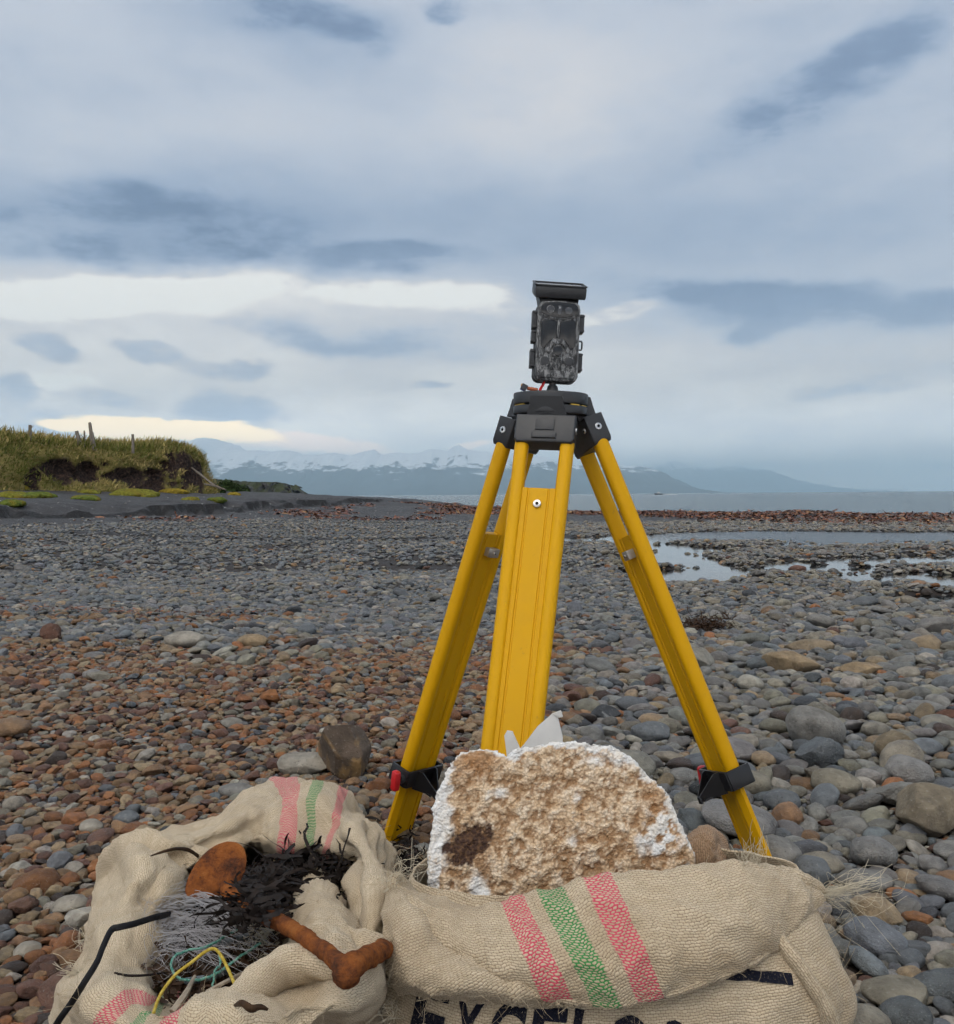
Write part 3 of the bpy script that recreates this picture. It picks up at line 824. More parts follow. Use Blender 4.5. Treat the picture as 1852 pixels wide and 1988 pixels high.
ROCKS = [
    (672, 1514, 142, 124, 'dark brown', 1.0, .75, 'dark brown angular rock with ochre patches, left of the tripod', (.24, .15, .065)),
    (584, 1506, 110, 56, 'pale grey', .6, .8, 'flat pale grey slab leaning beside the dark brown angular rock', None),
    (1594, 1454, 122, 96, 'grey', .25, .8, 'large rounded grey boulder right of the tripod leg', None),
    (1757, 1482, 98, 74, 'sandy brown', .7, .8, 'pitted brown rock with pale specks behind a slate-blue cobble', (.13, .11, .08)),
    (1832, 1626, 180, 120, 'sandy brown', .8, .8, 'big layered brown rock cut by the right edge of the picture', (.12, .10, .075)),
    (1546, 1308, 112, 54, 'tan', .45, .7, 'flat tan rock with rounded top lying on the shingle', None),
    (1682, 1312, 90, 32, 'tan', .8, .7, 'tan angular rock beyond the large rounded grey boulder', (.14, .11, .08)),
    (1580, 1268, 105, 24, 'sandy brown', .4, .6, 'long flat brown slab behind the flat tan rock', None),
    (352, 1258, 88, 38, 'pale grey', .2, .8, 'pale grey smooth cobble on the edge of the rusty gravel', None),
    (485, 1258, 64, 32, 'tan', .05, .8, 'tan egg-shaped cobble standing out among slate pebbles', None),
    (94, 1246, 42, 40, 'red-brown', .7, .9, 'rust-brown pitted lump on the slate pebbles near the left edge', None),
    (524, 1366, 46, 34, 'rust-orange', .8, .8, 'orange angular stone in the rusty gravel', None),
    (1512, 1700, 112, 92, 'grey', .1, .8, 'large speckled grey boulder touching the right tripod leg', None),
    (1584, 1722, 80, 72, 'slate-blue', .05, .8, 'round slate-blue boulder beside the frayed sack corner', None),
    (1572, 1882, 112, 100, 'olive-grey', .2, .8, 'large olive-grey cobble against the side of the printed sack', None),
    (1690, 1735, 120, 62, 'grey', .2, .8, 'wide flat grey cobble under the frayed jute strands', None),
    (1524, 1576, 74, 52, 'slate-blue', .05, .7, 'slate-blue kidney-shaped cobble beside the black leg clamp', None),
    (1632, 1545, 100, 62, 'olive-grey', .15, .8, 'olive-grey cobble above two slate-blue ones right of the leg clamp', None),
    (1762, 1960, 150, 74, 'olive-grey', .25, .8, 'broad brown-grey boulder at the lower right corner', None),
    (126, 1774, 74, 48, 'pale grey', .15, .8, 'pale speckled grey cobble left of the open sack', None),
    (1268, 1440, 80, 46, 'slate-blue', .1, .8, 'slate-blue cobble seen between the two front tripod legs', None),
    (1180, 1402, 66, 40, 'charcoal', .75, .8, 'dark angular stone with white veins right of the centre leg', (.3, .31, .31)),
    (1465, 1545, 88, 58, 'olive-grey', .05, .8, 'domed olive-grey cobble behind the right leg clamp', None),
    (1855, 1340, 70, 36, 'slate-blue', .05, .8, 'blue-grey cobble cut by the right edge near the tan rock', None),
    (240, 1600, 52, 34, 'slate-blue', .05, .8, 'slate-blue cobble above the left sack in rusty gravel', None),
    (170, 1615, 52, 32, 'pale grey', .1, .8, 'pale grey cobble next to the slate-blue one in rusty gravel', None),
    (186, 1696, 46, 40, 'rust-orange', .7, .9, 'bright orange lump of rock beside the left sack', None),
    (42, 1860, 60, 42, 'pale grey', .4, .8, 'long pale angular stone near the left edge', None),
    (455, 1545, 76, 30, 'grey', .2, .7, 'grey cobble just behind the top of the left sack', None),
    (1845, 1398, 60, 26, 'red-brown', .9, .4, 'dark red splintered stone at the right edge', None),
]
placed = []     # (x, y, r)
org_rocks = []
for k, (px, py, w, h, cname, ang, dr, label, stain) in enumerate(ROCKS):
    p = PZ(px, py, 0.0)
    for _ in range(4):
        p = PZ(px, py, float(terrain(p.x, p.y)) + 0.006)
    d = p.y
    W_ = w * d / F; Hh = h * d / F
    # part of the seen height is the top surface, foreshortened by the downward view
    tilt = (CAM_H - p.z) / d
    hh = max(0.25 * W_, (Hh - tilt * W_ * dr * 0.55))
    V, Fc = stone_verts(900 + k, ang, (W_ / 2, W_ / 2 * dr, hh / 2 * 1.12), 5 if ang > .3 else 4, 0.010 * min(1, W_ / 0.2) if ang > .3 else 0.0, 14)
    o = link('rock', mesh_from('rock', V, Fc), 'boulder_stone')
    yc = d + W_ / 2 * dr * 0.75
    o.location = (p.x, yc, float(terrain(p.x, yc)) + hh / 2 * 0.86)
    o.rotation_euler = (rng.uniform(-.06, .06), rng.uniform(-.06, .06), rng.uniform(-.35, .35))
    c = {0: (.095, .072, .055), 3: (.19, .155, .105), 4: (.19, .16, .115), 7: (.22, .175, .12)}.get(k, PAL[cname])
    o['col'] = [float(v) for v in c]
    o['stain'] = [float(v) for v in (stain or tuple(v * 0.8 for v in c))]
    tag(o, label, 'rock', 'larger rocks on the shingle')
    placed.append((p.x, yc, W_ / 2 * (1 + dr) / 2))

# ---- where sacks stand: no pebbles inside them
SACK_FOOT = [(0.19, 1.36, 0.34, 0.20), (-0.30, 1.38, 0.25, 0.38)]
def free_of_sacks(x, y):
    ok = np.ones(len(x), bool)
    for (a, c, ra, rc) in SACK_FOOT:
        ok &= ((x - a) / ra) ** 2 + ((y - c) / rc) ** 2 > 1.0
    return ok
LAYERS = [(.085, .02, .0006, .002), (.060, .09, .003, .012), (.046, .24, .012, .05), (.035, .50, .04, .25), (.026, .85, .15, .75), (.0185, .9, .55, .95), (.0125, .9, .95, .9), (.0088, .8, .95, .5), (.0058, .55, .6, .3)]
PX, PY, PR = [], [], []
for li, (r0, pg, pr, pb) in enumerate(LAYERS):
    dmax = min(31.0, r0 / 0.00225) if r0 > .006 else 2.3
    if r0 > 0.03: dmax = 31.0
    sp = r0 * 1.55
    # keep far layers of small stones sparse enough
    ys_ = np.arange(0.85, dmax, sp)
    cx_, cy_ = [], []
    for yy in ys_:
        half = (0.60 * yy + 0.25) if r0 < .012 else (0.82 * yy + 0.3)
        n = int(2 * half / sp)
        if n < 1: continue
        xx = -half + (np.arange(n) + 0.5) * sp
        cx_.append(xx); cy_.append(np.full(n, yy))
    cx_ = np.concatenate(cx_); cy_ = np.concatenate(cy_)
    cx_ = cx_ + rng.uniform(-.36, .36, len(cx_)) * sp; cy_ = cy_ + rng.uniform(-.36, .36, len(cy_)) * sp
    ru = rust_at(cx_, cy_); bl = blue_at(cx_, cy_)
    clump = 0.75 + 0.5 * fbm(cx_ * 1.1 + li * 5, cy_ * 1.1, 2)
    prob = ((pg * (1 - bl) + pb * bl) * (1 - ru) + pr * ru) * clump
    if r0 > 0.03: prob *= np.interp(cy_, [0, 9, 14, 25], [1, 1, .9, .8])
    z = terrain(cx_, cy_)
    s_ = scarp_s(cx_, cy_)
    wet = z < WATER_Z - 0.002
    prob = np.where(wet, prob * np.where(cy_ > 17.5, .12, .30), prob)
    shore = (z < WATER_Z + .045) & (cy_ < 17.5)
    if r0 > .04: prob = np.where(shore, prob * .25, prob)
    prob = prob * (1 - 0.97 * sstep(s_, -6.5, -4.5) * sstep(cy_, 20, 23) * (1 - sstep(cx_, 0, 2))) * (1 - .98 * sstep(s_, -.5, 0) * sstep(cy_, 15, 20))
    keep = (rng.random(len(cx_)) < prob) & free_of_sacks(cx_, cy_)
    cx_, cy_ = cx_[keep], cy_[keep]
    rr = r0 * rng.uniform(0.8, 1.25, len(cx_))
    big = [(x, y, r) for x, y, r in placed] if li == 0 else None
    AX_ = np.concatenate([[p[0] for p in placed], *PX]) if PX else np.array([p[0] for p in placed])
    AY_ = np.concatenate([[p[1] for p in placed], *PY]) if PY else np.array([p[1] for p in placed])
    AR_ = np.concatenate([[p[2] for p in placed], *PR]) if PR else np.array([p[2] for p in placed])
    kd = KDTree(len(AX_))
    for i in range(len(AX_)): kd.insert((AX_[i], AY_[i], 0), i)
    kd.balance()
    ok = np.ones(len(cx_), bool)
    fac = 0.90 if r0 > 0.02 else 0.80
    kn = 5 if r0 < .03 else 8
    for i in range(len(cx_)):
        ri = rr[i]
        for (_, j, dd) in kd.find_n((cx_[i], cy_[i], 0), kn):
            if dd < fac * (ri * .86 + AR_[j] * .86):
                ok[i] = False; break
    PX.append(cx_[ok]); PY.append(cy_[ok]); PR.append(rr[ok])
PX = np.concatenate(PX); PY = np.concatenate(PY); PR = np.concatenate(PR)
n_lay = len(PX)
PZb = terrain(PX, PY)
cidx, pcol = pick_colour(PX, PY, PR)
ru = rust_at(PX, PY)
shape = np.where(rng.random(n_lay) < 0.30 + 0.5 * ru, rng.integers(N_ROUND, 26, n_lay), rng.integers(0, N_ROUND, n_lay))
zsc = rng.uniform(0.8, 1.12, n_lay)
prot = np.stack([rng.normal(0, .20, n_lay), rng.normal(0, .20, n_lay), rng.uniform(0, 6.283, n_lay)], 1)
PZc = PZb + PR * zsc * 0.55 * rng.uniform(0.5, 1.0, n_lay)
pscl = np.stack([PR * rng.uniform(.92, 1.12, n_lay), PR * rng.uniform(.92, 1.12, n_lay), PR * zsc], 1)
pscl = pscl * 1.12

# the 300 cobbles that show largest are things of their own
OCC = [[(80, 1988), (170, 1790), (215, 1690), (260, 1640), (500, 1545), (570, 1528), (660, 1550), (735, 1640), (770, 1700), (830, 1740), (830, 1600), (850, 1500), (930, 1435),
        (1200, 1440), (1300, 1540), (1350, 1600), (1420, 1650), (1520, 1690), (1590, 1730), (1520, 1830), (1640, 1988)],
       [(965, 870), (1010, 870), (870, 1380), (800, 1620), (730, 1620)], [(990, 870), (1110, 870), (1050, 1440), (930, 1440)], [(1130, 870), (1180, 870), (1490, 1690), (1430, 1690)]]
def inside(px, py, poly):
    c = np.zeros(len(px), bool)
    for (x1, y1), (x2, y2) in zip(poly, poly[1:] + poly[:1]):
        k = ((y1 > py) != (y2 > py)) & (px < (x2 - x1) * (py - y1) / (y2 - y1 + 1e-9) + x1)
        c ^= k
    return c
vx = PX; vy = PY; vz = PZc - CAM_H
fx = vx * FWD.x + vy * FWD.y + vz * FWD.z
ppx = CX + F * (vx * RIGHT.x + vy * RIGHT.y + vz * RIGHT.z) / fx
ppy = CY - F * (vx * UP.x + vy * UP.y + vz * UP.z) / fx
vis = (ppx > -10) & (ppx < 1862) & (ppy > 900) & (ppy < 1995)
for poly in OCC: vis &= ~inside(ppx, ppy, poly)
score = np.where(vis, PR / PY, 0)
top = np.argsort(-score)[:290]
rest = np.ones(n_lay, bool); rest[top] = False
MARKS = [(672, 1460, 'the dark brown angular rock'), (584, 1485, 'the flat pale slab'), (1594, 1410, 'the large rounded grey boulder'), (1757, 1448, 'the pitted brown rock'), (1832, 1570, 'the big layered brown rock'),
         (1546, 1282, 'the flat tan rock'), (1682, 1297, 'the tan angular rock'), (352, 1240, 'the pale smooth cobble'), (485, 1242, 'the tan egg-shaped cobble'), (94, 1228, 'the rust-brown pitted lump'), (524, 1350, 'the orange angular stone'),
         (1512, 1655, 'the speckled boulder'), (1584, 1688, 'the round slate-blue boulder'), (1572, 1835, 'the printed sack'), (1690, 1705, 'the frayed jute strands'),
         (1632, 1515, 'the cobble past the leg clamp'), (1762, 1925, 'the broad corner boulder'), (126, 1752, 'the pale speckled cobble'), (1268, 1417, 'the cobble between the front legs'), (1180, 1382, 'the white-veined dark stone'),
         (240, 1583, 'the open sack'), (186, 1676, 'the bright orange lump'), (42, 1840, 'the long pale stone'), (455, 1530, 'the cobble behind the left sack'), (1371, 1215, 'the clump of dry weed'),
         (1325, 1110, 'the pool'), (820, 1240, 'the left tripod leg'), (1280, 1240, 'the right tripod leg'), (1095, 1300, 'the centre tripod leg'), (1750, 1200, 'the small pools'), (300, 1400, 'the open sack, out in the gravel')]
def cobble_label(i):
    c = PN[cidx[i]]
    d = [math.hypot(ppx[i] - m_[0], ppy[i] - m_[1]) for m_ in MARKS]
    k = int(np.argmin(d)); dx_, dy_ = ppx[i] - MARKS[k][0], ppy[i] - MARKS[k][1]
    wpx = 2 * PR[i] / PY[i] * F
    size = 'large' if wpx > 75 else 'medium' if wpx > 48 else 'small'
    form = 'angular' if shape[i] >= N_ROUND else 'smooth'
    near = 'just' if d[k] < 110 else 'well'
    side = ('right of' if dx_ > 0 else 'left of') if abs(dx_) > 1.3 * abs(dy_) else ('in front of' if dy_ > 0 else 'behind')
    return f'{size} {form} {c} cobble {near} {side} {MARKS[k][2]}', 'cobbles lying on the shingle'
labels = {int(i): cobble_label(i) for i in top}
same = {}
for i, (lb, gr) in labels.items(): same.setdefault(lb, []).append(i)
for lb, ids in same.items():
    if len(ids) > 1:
        ids.sort(key=lambda q: ppx[q])
        for n_, i in enumerate(ids):
            labels[i] = (lb + (', leftmost' if n_ == 0 else ', rightmost' if n_ == len(ids) - 1 else ', middle'), labels[i][1])
for i in top:
    o = bpy.data.objects.new('cobble', stone_meshes[int(shape[i])]); COL.objects.link(o)
    o.location = (PX[i], PY[i], PZc[i]); o.rotation_euler = tuple(prot[i]); o.scale = tuple(pscl[i])
    o['col'] = [float(v) for v in pcol[i]]
    lb, gr = labels[int(i)]
    tag(o, lb, 'cobble', gr)

# ---- all other pebbles: one mass
pm = bpy.data.meshes.new('pebbles')
k = np.where(rest)[0]
pm.vertices.add(len(k)); pm.vertices.foreach_set('co', np.stack([PX[k], PY[k], PZc[k]], 1).astype(np.float32).ravel())
def pattr(name, kind, arr, key):
    a = pm.attributes.new(name, kind, 'POINT'); a.data.foreach_set(key, arr.ravel())
pattr('rot', 'FLOAT_VECTOR', prot[k].astype(np.float32), 'vector')
pattr('scl', 'FLOAT_VECTOR', pscl[k].astype(np.float32), 'vector')
pattr('idx', 'INT', shape[k].astype(np.int32), 'value')
pattr('col', 'FLOAT_COLOR', np.concatenate([pcol[k], np.ones((len(k), 1))], 1).astype(np.float32), 'color')
ng = bpy.data.node_groups.new('scatter_stones', 'GeometryNodeTree')
ng.interface.new_socket('Geometry', in_out='INPUT', socket_type='NodeSocketGeometry')
ng.interface.new_socket('Geometry', in_out='OUTPUT', socket_type='NodeSocketGeometry')
gi = ng.nodes.new('NodeGroupInput'); go = ng.nodes.new('NodeGroupOutput')
iop = ng.nodes.new('GeometryNodeInstanceOnPoints'); ci = ng.nodes.new('GeometryNodeCollectionInfo')
ci.inputs[0].default_value = STONES; ci.inputs['Separate Children'].default_value = True; ci.inputs['Reset Children'].default_value = True
iop.inputs['Pick Instance'].default_value = True
def nattr(name, t):
    a = ng.nodes.new('GeometryNodeInputNamedAttribute'); a.data_type = t; a.inputs[0].default_value = name
    return a.outputs[0]
ng.links.new(gi.outputs[0], iop.inputs['Points']); ng.links.new(ci.outputs[0], iop.inputs['Instance'])
ng.links.new(nattr('idx', 'INT'), iop.inputs['Instance Index'])
ng.links.new(nattr('rot', 'FLOAT_VECTOR'), iop.inputs['Rotation']); ng.links.new(nattr('scl', 'FLOAT_VECTOR'), iop.inputs['Scale'])
ng.links.new(iop.outputs[0], go.inputs[0])
pebbles = tag(link('pebbles', pm, 'stone'), kind='stuff')
md = pebbles.modifiers.new('scatter', 'NODES'); md.node_group = ng
print('pebbles', len(k))
# ================================================================== THE TRIPOD
def simple(name, col, rough, spec=0.5, metal=0.0, nscale=None, namp=0.12, bump=0.0):
    def fn(b):
        if nscale is None: return {'Base Color': col}
        pos = b.new('ShaderNodeTexCoord').outputs['Object']
        n = b.noise(pos, nscale, 3, 0.65)
        lo = tuple(c * (1 - namp) for c in col); hi = tuple(c * (1 + namp) for c in col)
        r = {'Base Color': b.mix(n, lo, hi), 'Roughness': b.rng(n, .3, .7, rough * .85, min(1, rough * 1.15))}
        if bump: r['Normal'] = b.bump(b.noise(pos, nscale * 6, 2, .6), bump, 0.001)
        return r
    return material(name, fn, rough, spec, metal)
def yellow_mat(b):
    pos = b.new('ShaderNodeTexCoord').outputs['Object']
    n = b.noise(pos, 30, 4, 0.7); x, y, z = b.xyz(pos)
    dirt = b.rng(b.noise(pos, 55, 4, .75), 0.64, 0.78, 0, .4)
    col = b.mix(n, (0.60, 0.312, 0.001), (0.65, 0.342, 0.002))
    col = b.mix(dirt, col, (0.16, 0.10, 0.04))
    return {'Base Color': col, 'Roughness': b.rng(n, .3, .7, .42, .58), 'Normal': b.bump(b.noise(pos, 420, 2, .5), 0.08, 0.001)}
material('yellow_paint', yellow_mat, 0.5, 0.18)
simple('black_plastic', (0.026, 0.028, 0.032), 0.45, 0.5, 0, 90, 0.25, 0.15)
simple('black_metal', (0.010, 0.010, 0.012), 0.38, 0.5, 0, 60, 0.3)
simple('steel', (0.55, 0.55, 0.55), 0.28, 0.5, 1.0, 120, 0.15)
simple('aluminium', (0.52, 0.51, 0.49), 0.42, 0.5, 0.85, 200, 0.15)
simple('red_plastic', (0.55, 0.012, 0.016), 0.4, 0.5, 0, 80, .1)
simple('brass_shim', (0.75, 0.48, 0.08), 0.35, 0.5, .6)
simple('dark_gap', (0.006, 0.006, 0.006), 0.9, 0.1)

HC = P(1070, 775, 2.0)                       # middle of the tripod head
TIP = R(2.0)
HX = Vector((math.cos(TIP), 0, -math.sin(TIP))); HZ = Vector((math.sin(TIP), 0, math.cos(TIP))); HY = Vector((0, 1, 0))
base_pt = Vector((HC.x, HC.y, 0.0))
TRI = empty('surveying_tripod', base_pt, 'yellow surveying tripod with black head standing on the stony beach', 'tripod')
def azv(deg): return HX * math.cos(R(deg)) + HY * math.sin(R(deg))
PLATE_TOP = HC + HZ * ((1.046 - HC.z))
def disc_outline(r, n=48, tri=0.10, rot=0):
    return [(r * (1 + tri * math.cos(3 * (a - R(rot)))) * math.cos(a), r * (1 + tri * math.cos(3 * (a - R(rot)))) * math.sin(a)) for a in [2 * math.pi * i / n for i in range(n)]]
m = MB(); m.prism(disc_outline(0.080, tri=-0.045, rot=258), 0.025, PLATE_TOP - HZ * 0.025, (HX, HY, HZ), 0.003)
m.prism(disc_outline(0.052, tri=0), 0.004, PLATE_TOP - HZ * 0.0005, (HX, HY, HZ), 0.0015)
hp = m.build('head_plate', 'black_plastic', TRI)
m = MB(); m.prism(disc_outline(0.0795, tri=-0.045, rot=258), 0.018, PLATE_TOP - HZ * 0.046, (HX, HY, HZ), 0.003)
m.build('head_ring', 'black_plastic', TRI)
m = MB(); m.prism(disc_outline(0.062, tri=0), 0.028, PLATE_TOP - HZ * 0.050, (HX, HY, HZ), 0.002)
m.build('head_core', 'black_plastic', TRI)
for a0 in (258 - 60, 258 + 60):
    m = MB()
    for s in (-1, 1):
        c = PLATE_TOP - HZ * 0.0266 + azv(a0 + s * 12) * 0.0765
        ax = azv(a0 + s * 12)
        m.box(c, 0.004, 0.024, 0.0018, (ax, HZ.cross(ax), HZ))
    m.build('shim', 'brass_shim', TRI)
def bolt(parent, c, n, r=0.006, h=0.004, name='screw'):
    """allen screw with its axis along n"""
    u = n.orthogonal().normalized(); w = n.cross(u)
    m = MB(); m.prism([(r * math.cos(2 * math.pi * i / 20), r * math.sin(2 * math.pi * i / 20)) for i in range(20)], h, c, (u, w, n), r * 0.15)
    o = m.build(name, 'steel', parent)
    s = MB(); s.prism([(r * .45 * math.cos(2 * math.pi * i / 6), r * .45 * math.sin(2 * math.pi * i / 6)) for i in range(6)], 0.0006, c + n * h, (u, w, n))
    return o, s
def leg(az, foot, hr, label, screw_on_panel, knob_side, t_panel, t_clamp):
    out = azv(az); tan = azv(az + 90)        # tan: to the left when one looks outwards
    T = PLATE_TOP - HZ * 0.082 + out * hr
    a = (foot - T); L = a.length; a.normalize()
    w = (tan - a * tan.dot(a)).normalized()
    n = w.cross(a).normalized()              # points outwards or inwards
    if n.dot(out) < 0: n = -n
    inn = -n
    LG = empty('leg', T, parent=TRI); LG['label'] = label
    # hinge bracket
    b = MB()
    prof = [(-.063, .030), (-.063, -.026), (-.057, -.034), (.057, -.034), (.063, -.026), (.063, .030)]
    b.prism([(x, y) for x, y in prof], 0.044, T + n * 0.0225 + a * 0.004, (w, -a, -n), 0.004, 3)
    # neck to the head
    b.box(T - a * 0.045 - out * 0.012 + HZ * 0.006, 0.078, 0.034, 0.060, (w, n, a), 0.004)
    nkt = PLATE_TOP - HZ * 0.012 + out * 0.0745; nkb = T - a * 0.030 + n * 0.006
    V = []
    for (cc_, hw_, th_) in ((nkt, 0.034, .006), ((nkt + nkb) / 2 + out * .001, 0.037, .008), (nkb, 0.043, .012)):
        V += [cc_ + w * (-hw_) + out * th_, cc_ + w * hw_ + out * th_, cc_ + w * hw_ - out * .014, cc_ + w * (-hw_) - out * .014]
    b.add(V, [(0, 1, 5, 4), (4, 5, 9, 8), (1, 2, 6, 5), (5, 6, 10, 9), (2, 3, 7, 6), (6, 7, 11, 10), (3, 0, 4, 7), (7, 4, 8, 11), (0, 3, 2, 1), (8, 9, 10, 11)], False)
    br = b.build('hinge_bracket', 'black_plastic', LG)
    b = MB(); b.prism([(-.020, -.013), (.020, -.013), (.020, .010), (.015, .016), (-.015, .016), (-.020, .010)], 0.0018, T + n * 0.0232 - a * .002, (w, -a, n), 0.0007)
    b.build('badge', 'black_plastic', br)
    b = MB(); b.box(T + n * 0.023 + a * 0.024, 0.052, 0.008, 0.013, (w, n, a), 0.002)
    b.build('catch', 'black_plastic', br)
    for s in (-1, 1):
        o, sk = bolt(br, T + w * (s * 0.0615) + n * 0.002 + a * .002, w * s, 0.0075, 0.004); sk.build('socket', 'dark_gap', br)
        o, sk = bolt(br, T + w * (s * 0.045) - n * 0.0225 + a * .0, -n, 0.006, 0.003); sk.build('socket', 'dark_gap', br)
    # two rails, taper towards the clamp
    rail_end = T + a * (L * t_clamp + 0.012)
    for s in (-1, 1):
        p0 = T + w * (s * (0.0635 - 0.0155)) + a * 0.012; p1 = rail_end + w * (s * (0.0535 - 0.0125))
        V = []; K = 20
        for q, (pc, hw, ht) in enumerate(((p0, 0.0150, 0.0165), (p1, 0.0125, 0.0155))):
            for k in range(K):
                t = 2 * math.pi * k / K
                cx, cy = math.cos(t), math.sin(t)
                # round outer side, flat inner side
                ex = abs(cx) ** 0.85 * (1 if cx > 0 else -1) if cx * s > 0 else abs(cx) ** 0.45 * (1 if cx > 0 else -1)
                V.append(pc + w * (ex * hw) + n * (cy * ht))
        Fc = [(k, (k + 1) % K, K + (k + 1) % K, K + k) for k in range(K)] + [tuple(range(K)), tuple(range(K, 2 * K))]
        r = MB(); r.add(V, Fc); r.build('rail', 'yellow_paint', LG)
    # sliding lower leg between the rails
    hw = 0.0345
    q0 = T + a * (L * t_panel); q1 = foot - a * 0.035
    prof = [(-hw, -.011), (-hw, .009), (-hw + .011, .009), (-hw + .0125, .0065), (-hw + .0150, .0065), (-hw + .0165, .0085), (hw - .0165, .0085), (hw - .0150, .0065), (hw - .0125, .0065), (hw - .011, .009), (hw, .009), (hw, -.011),
            (hw - .011, -.011), (hw - .0125, -.0085), (hw - .0145, -.0085), (hw - .016, -.0105), (-hw + .016, -.0105), (-hw + .0145, -.0085), (-hw + .0125, -.0085), (-hw + .011, -.011)]
    r = MB(); r.prism(prof, (q1 - q0).length, q0, (w, n, a), 0.0)
    pn = r.build('sliding_leg', 'yellow_paint', LG)
    r = MB()   # side flanges of the slide, seen below the clamp
    cl = T + a * (L * t_clamp)
    for s in (-1, 1):
        r.prism([(s * (hw + .0005), -.0125), (s * (hw + .013), -.004), (s * (hw + .013), .004), (s * (hw + .0005), .0105)][::s], (q1 - cl).length - 0.03, cl, (w, n, a), 0)
    r.build('flange', 'yellow_paint', LG)
    if screw_on_panel:
        o, sk = bolt(pn, q0 + a * 0.036 + n * 0.0087, n, 0.0085, 0.005); sk.build('socket', 'dark_gap', pn)
    else:
        r = MB(); r.prism([(-.016, 0), (.016, 0), (.016, .012), (.010, .017), (-.016, .017)], 0.020, q0 + a * 0.030 - w * .004 + inn * .0112, (w, inn, a), 0.0012)
        nb = r.build('stop_block', 'aluminium', LG)
        o, sk = bolt(nb, q0 + a * 0.040 - w * .004 + inn * .0280, inn, 0.004, 0.002); sk.build('socket', 'dark_gap', nb)
        # long slot low on the inner face
        r = MB(); qs = T + a * (L * (t_clamp - 0.20)); sl_ = 0.085
        ring = [(0.0065 * math.cos(t), 0.0065 * math.sin(t) + (sl_ if math.sin(t) > 0 else 0)) for t in [2 * math.pi * i / 24 for i in range(24)]]
        r.prism(ring, 0.0012, qs + inn * 0.0104 - w * .012, (w, a, inn), 0.0005)
        r.build('slot', 'yellow_paint', pn)
    # clamp: collar, wedge, knob
    c = MB(); cw, ct, ch = 0.0605, 0.026, 0.040
    for s in (-1, 1):
        c.box(cl + w * (s * cw), 0.006, 2 * ct, ch, (w, n, a), 0.0015)
        c.box(cl + n * (s * ct), 2 * cw, 0.006, ch, (w, n, a), 0.0015)
    tri = [(0.0, -.020), (.012, -.019), (.052, .018), (.052, .030), (.040, .026), (0.0, .026)]
    for s in (-1, 1):
        # two cheeks that run together at the tip
        V = []; th = 0.0035
        for (e, d_) in tri:
            half = 0.030 * (1 - e / 0.052) + 0.004
            for o_ in (half - th, half):
                V.append(cl + inn * (ct + e) + a * d_ + w * (s * o_))
        N_ = len(tri)
        Fc = [tuple(2 * i for i in range(N_)), tuple(2 * i + 1 for i in range(N_))] + [(2 * i, 2 * i + 1, 2 * ((i + 1) % N_) + 1, 2 * ((i + 1) % N_)) for i in range(N_)]
        c.add(V, Fc, False)
    c.box(cl + inn * (ct + .049) + a * 0.024, 0.012, 0.006, 0.014, (w, n, a), 0.001)
    c.box(cl + inn * (ct + .022) + a * 0.0245, 0.036, 0.044, 0.003, (w, n, a), 0.0)
    cb = c.build('clamp', 'black_metal', LG)
    k = MB(); kd_ = w * knob_side
    kc = cl + kd_ * (cw + 0.002) + inn * 0.014 + a * .002
    k.tube([kc, kc + kd_ * 0.012], 0.010, 16)
    k.build('collar_nut', 'black_plastic', cb)
    k = MB(); k.box(kc + kd_ * 0.024, 0.020, 0.016, 0.044, (kd_, n, (a + inn * .25).normalized()), 0.005, 2)
    k.build('knob', 'red_plastic', cb)
    o, sk = bolt(cb, cl + n * (ct + .003) + w * (0.03), n, 0.003, 0.001); sk.build('socket', 'dark_gap', cb)
    # shoe and spike
    s = MB(); u = foot
    s.box(foot - a * 0.024, 0.062, 0.026, 0.030, (w, n, a), 0.003)
    s.tube([foot - a * 0.012, foot + a * 0.03, foot + a * 0.085], [0.014, 0.010, 0.002], 12)
    s.build('foot_spike', 'black_metal', LG)
    return T, a, w, n
FT_F = P(938, 1932, 1.535); FT_L = P(758, 1660, 2.17); FT_R = P(1498, 1722, 1.88)
leg(258, FT_F, 0.066, 'front leg seen face on with a steel screw', True, 1, 0.128, 0.83)
leg(142, FT_L, 0.080, 'left leg with red clamp knob beside the burlap sack', False, 1, 0.225, 0.79)
leg(17, FT_R, 0.088, 'right leg with black clamp above the frayed sack corner', False, 1, 0.235, 0.765)

# ================================================================== TRAIL CAMERA ON THE HEAD
def camo(b):
    pos = b.new('ShaderNodeTexCoord').outputs['Object']
    x, y, z = b.xyz(pos)
    n = b.noise(b.comb(x, y, b.mul(z, 0.35)), 130, 4, 0.65, 0.6)
    n2 = b.noise(pos, 420, 3, 0.7)
    col = b.ramp(b.add(b.mul(n, .75), b.mul(n2, .25)), [(0.36, (0.016, 0.017, 0.019)), (0.48, (0.045, 0.048, 0.052)), (0.56, (0.25, 0.255, 0.26)), (0.64, (0.05, 0.052, 0.056))])
    return {'Base Color': col, 'Roughness': 0.55}
material('camouflage_plastic', camo, 0.55, 0.4)
simple('smoked_window', (0.008, 0.009, 0.011), 0.22, 0.5)
simple('lens_glass', (0.05, 0.052, 0.058), 0.08, 0.6)
simple('solar_glass', (0.010, 0.012, 0.018), 0.12, 0.6)
simple('led_lens', (0.32, 0.32, 0.33), 0.12, 0.7)
TC = empty('trail_camera', PLATE_TOP + HZ * 0.026 + HX * 0.006, 'dark camouflage trail camera with solar panel mounted on the tripod head', 'camera')
tilt = R(3.3)
CXv = Vector((math.cos(tilt), 0.05, -math.sin(tilt))).normalized(); CZv = Vector((math.sin(tilt), 0.03, math.cos(tilt)))
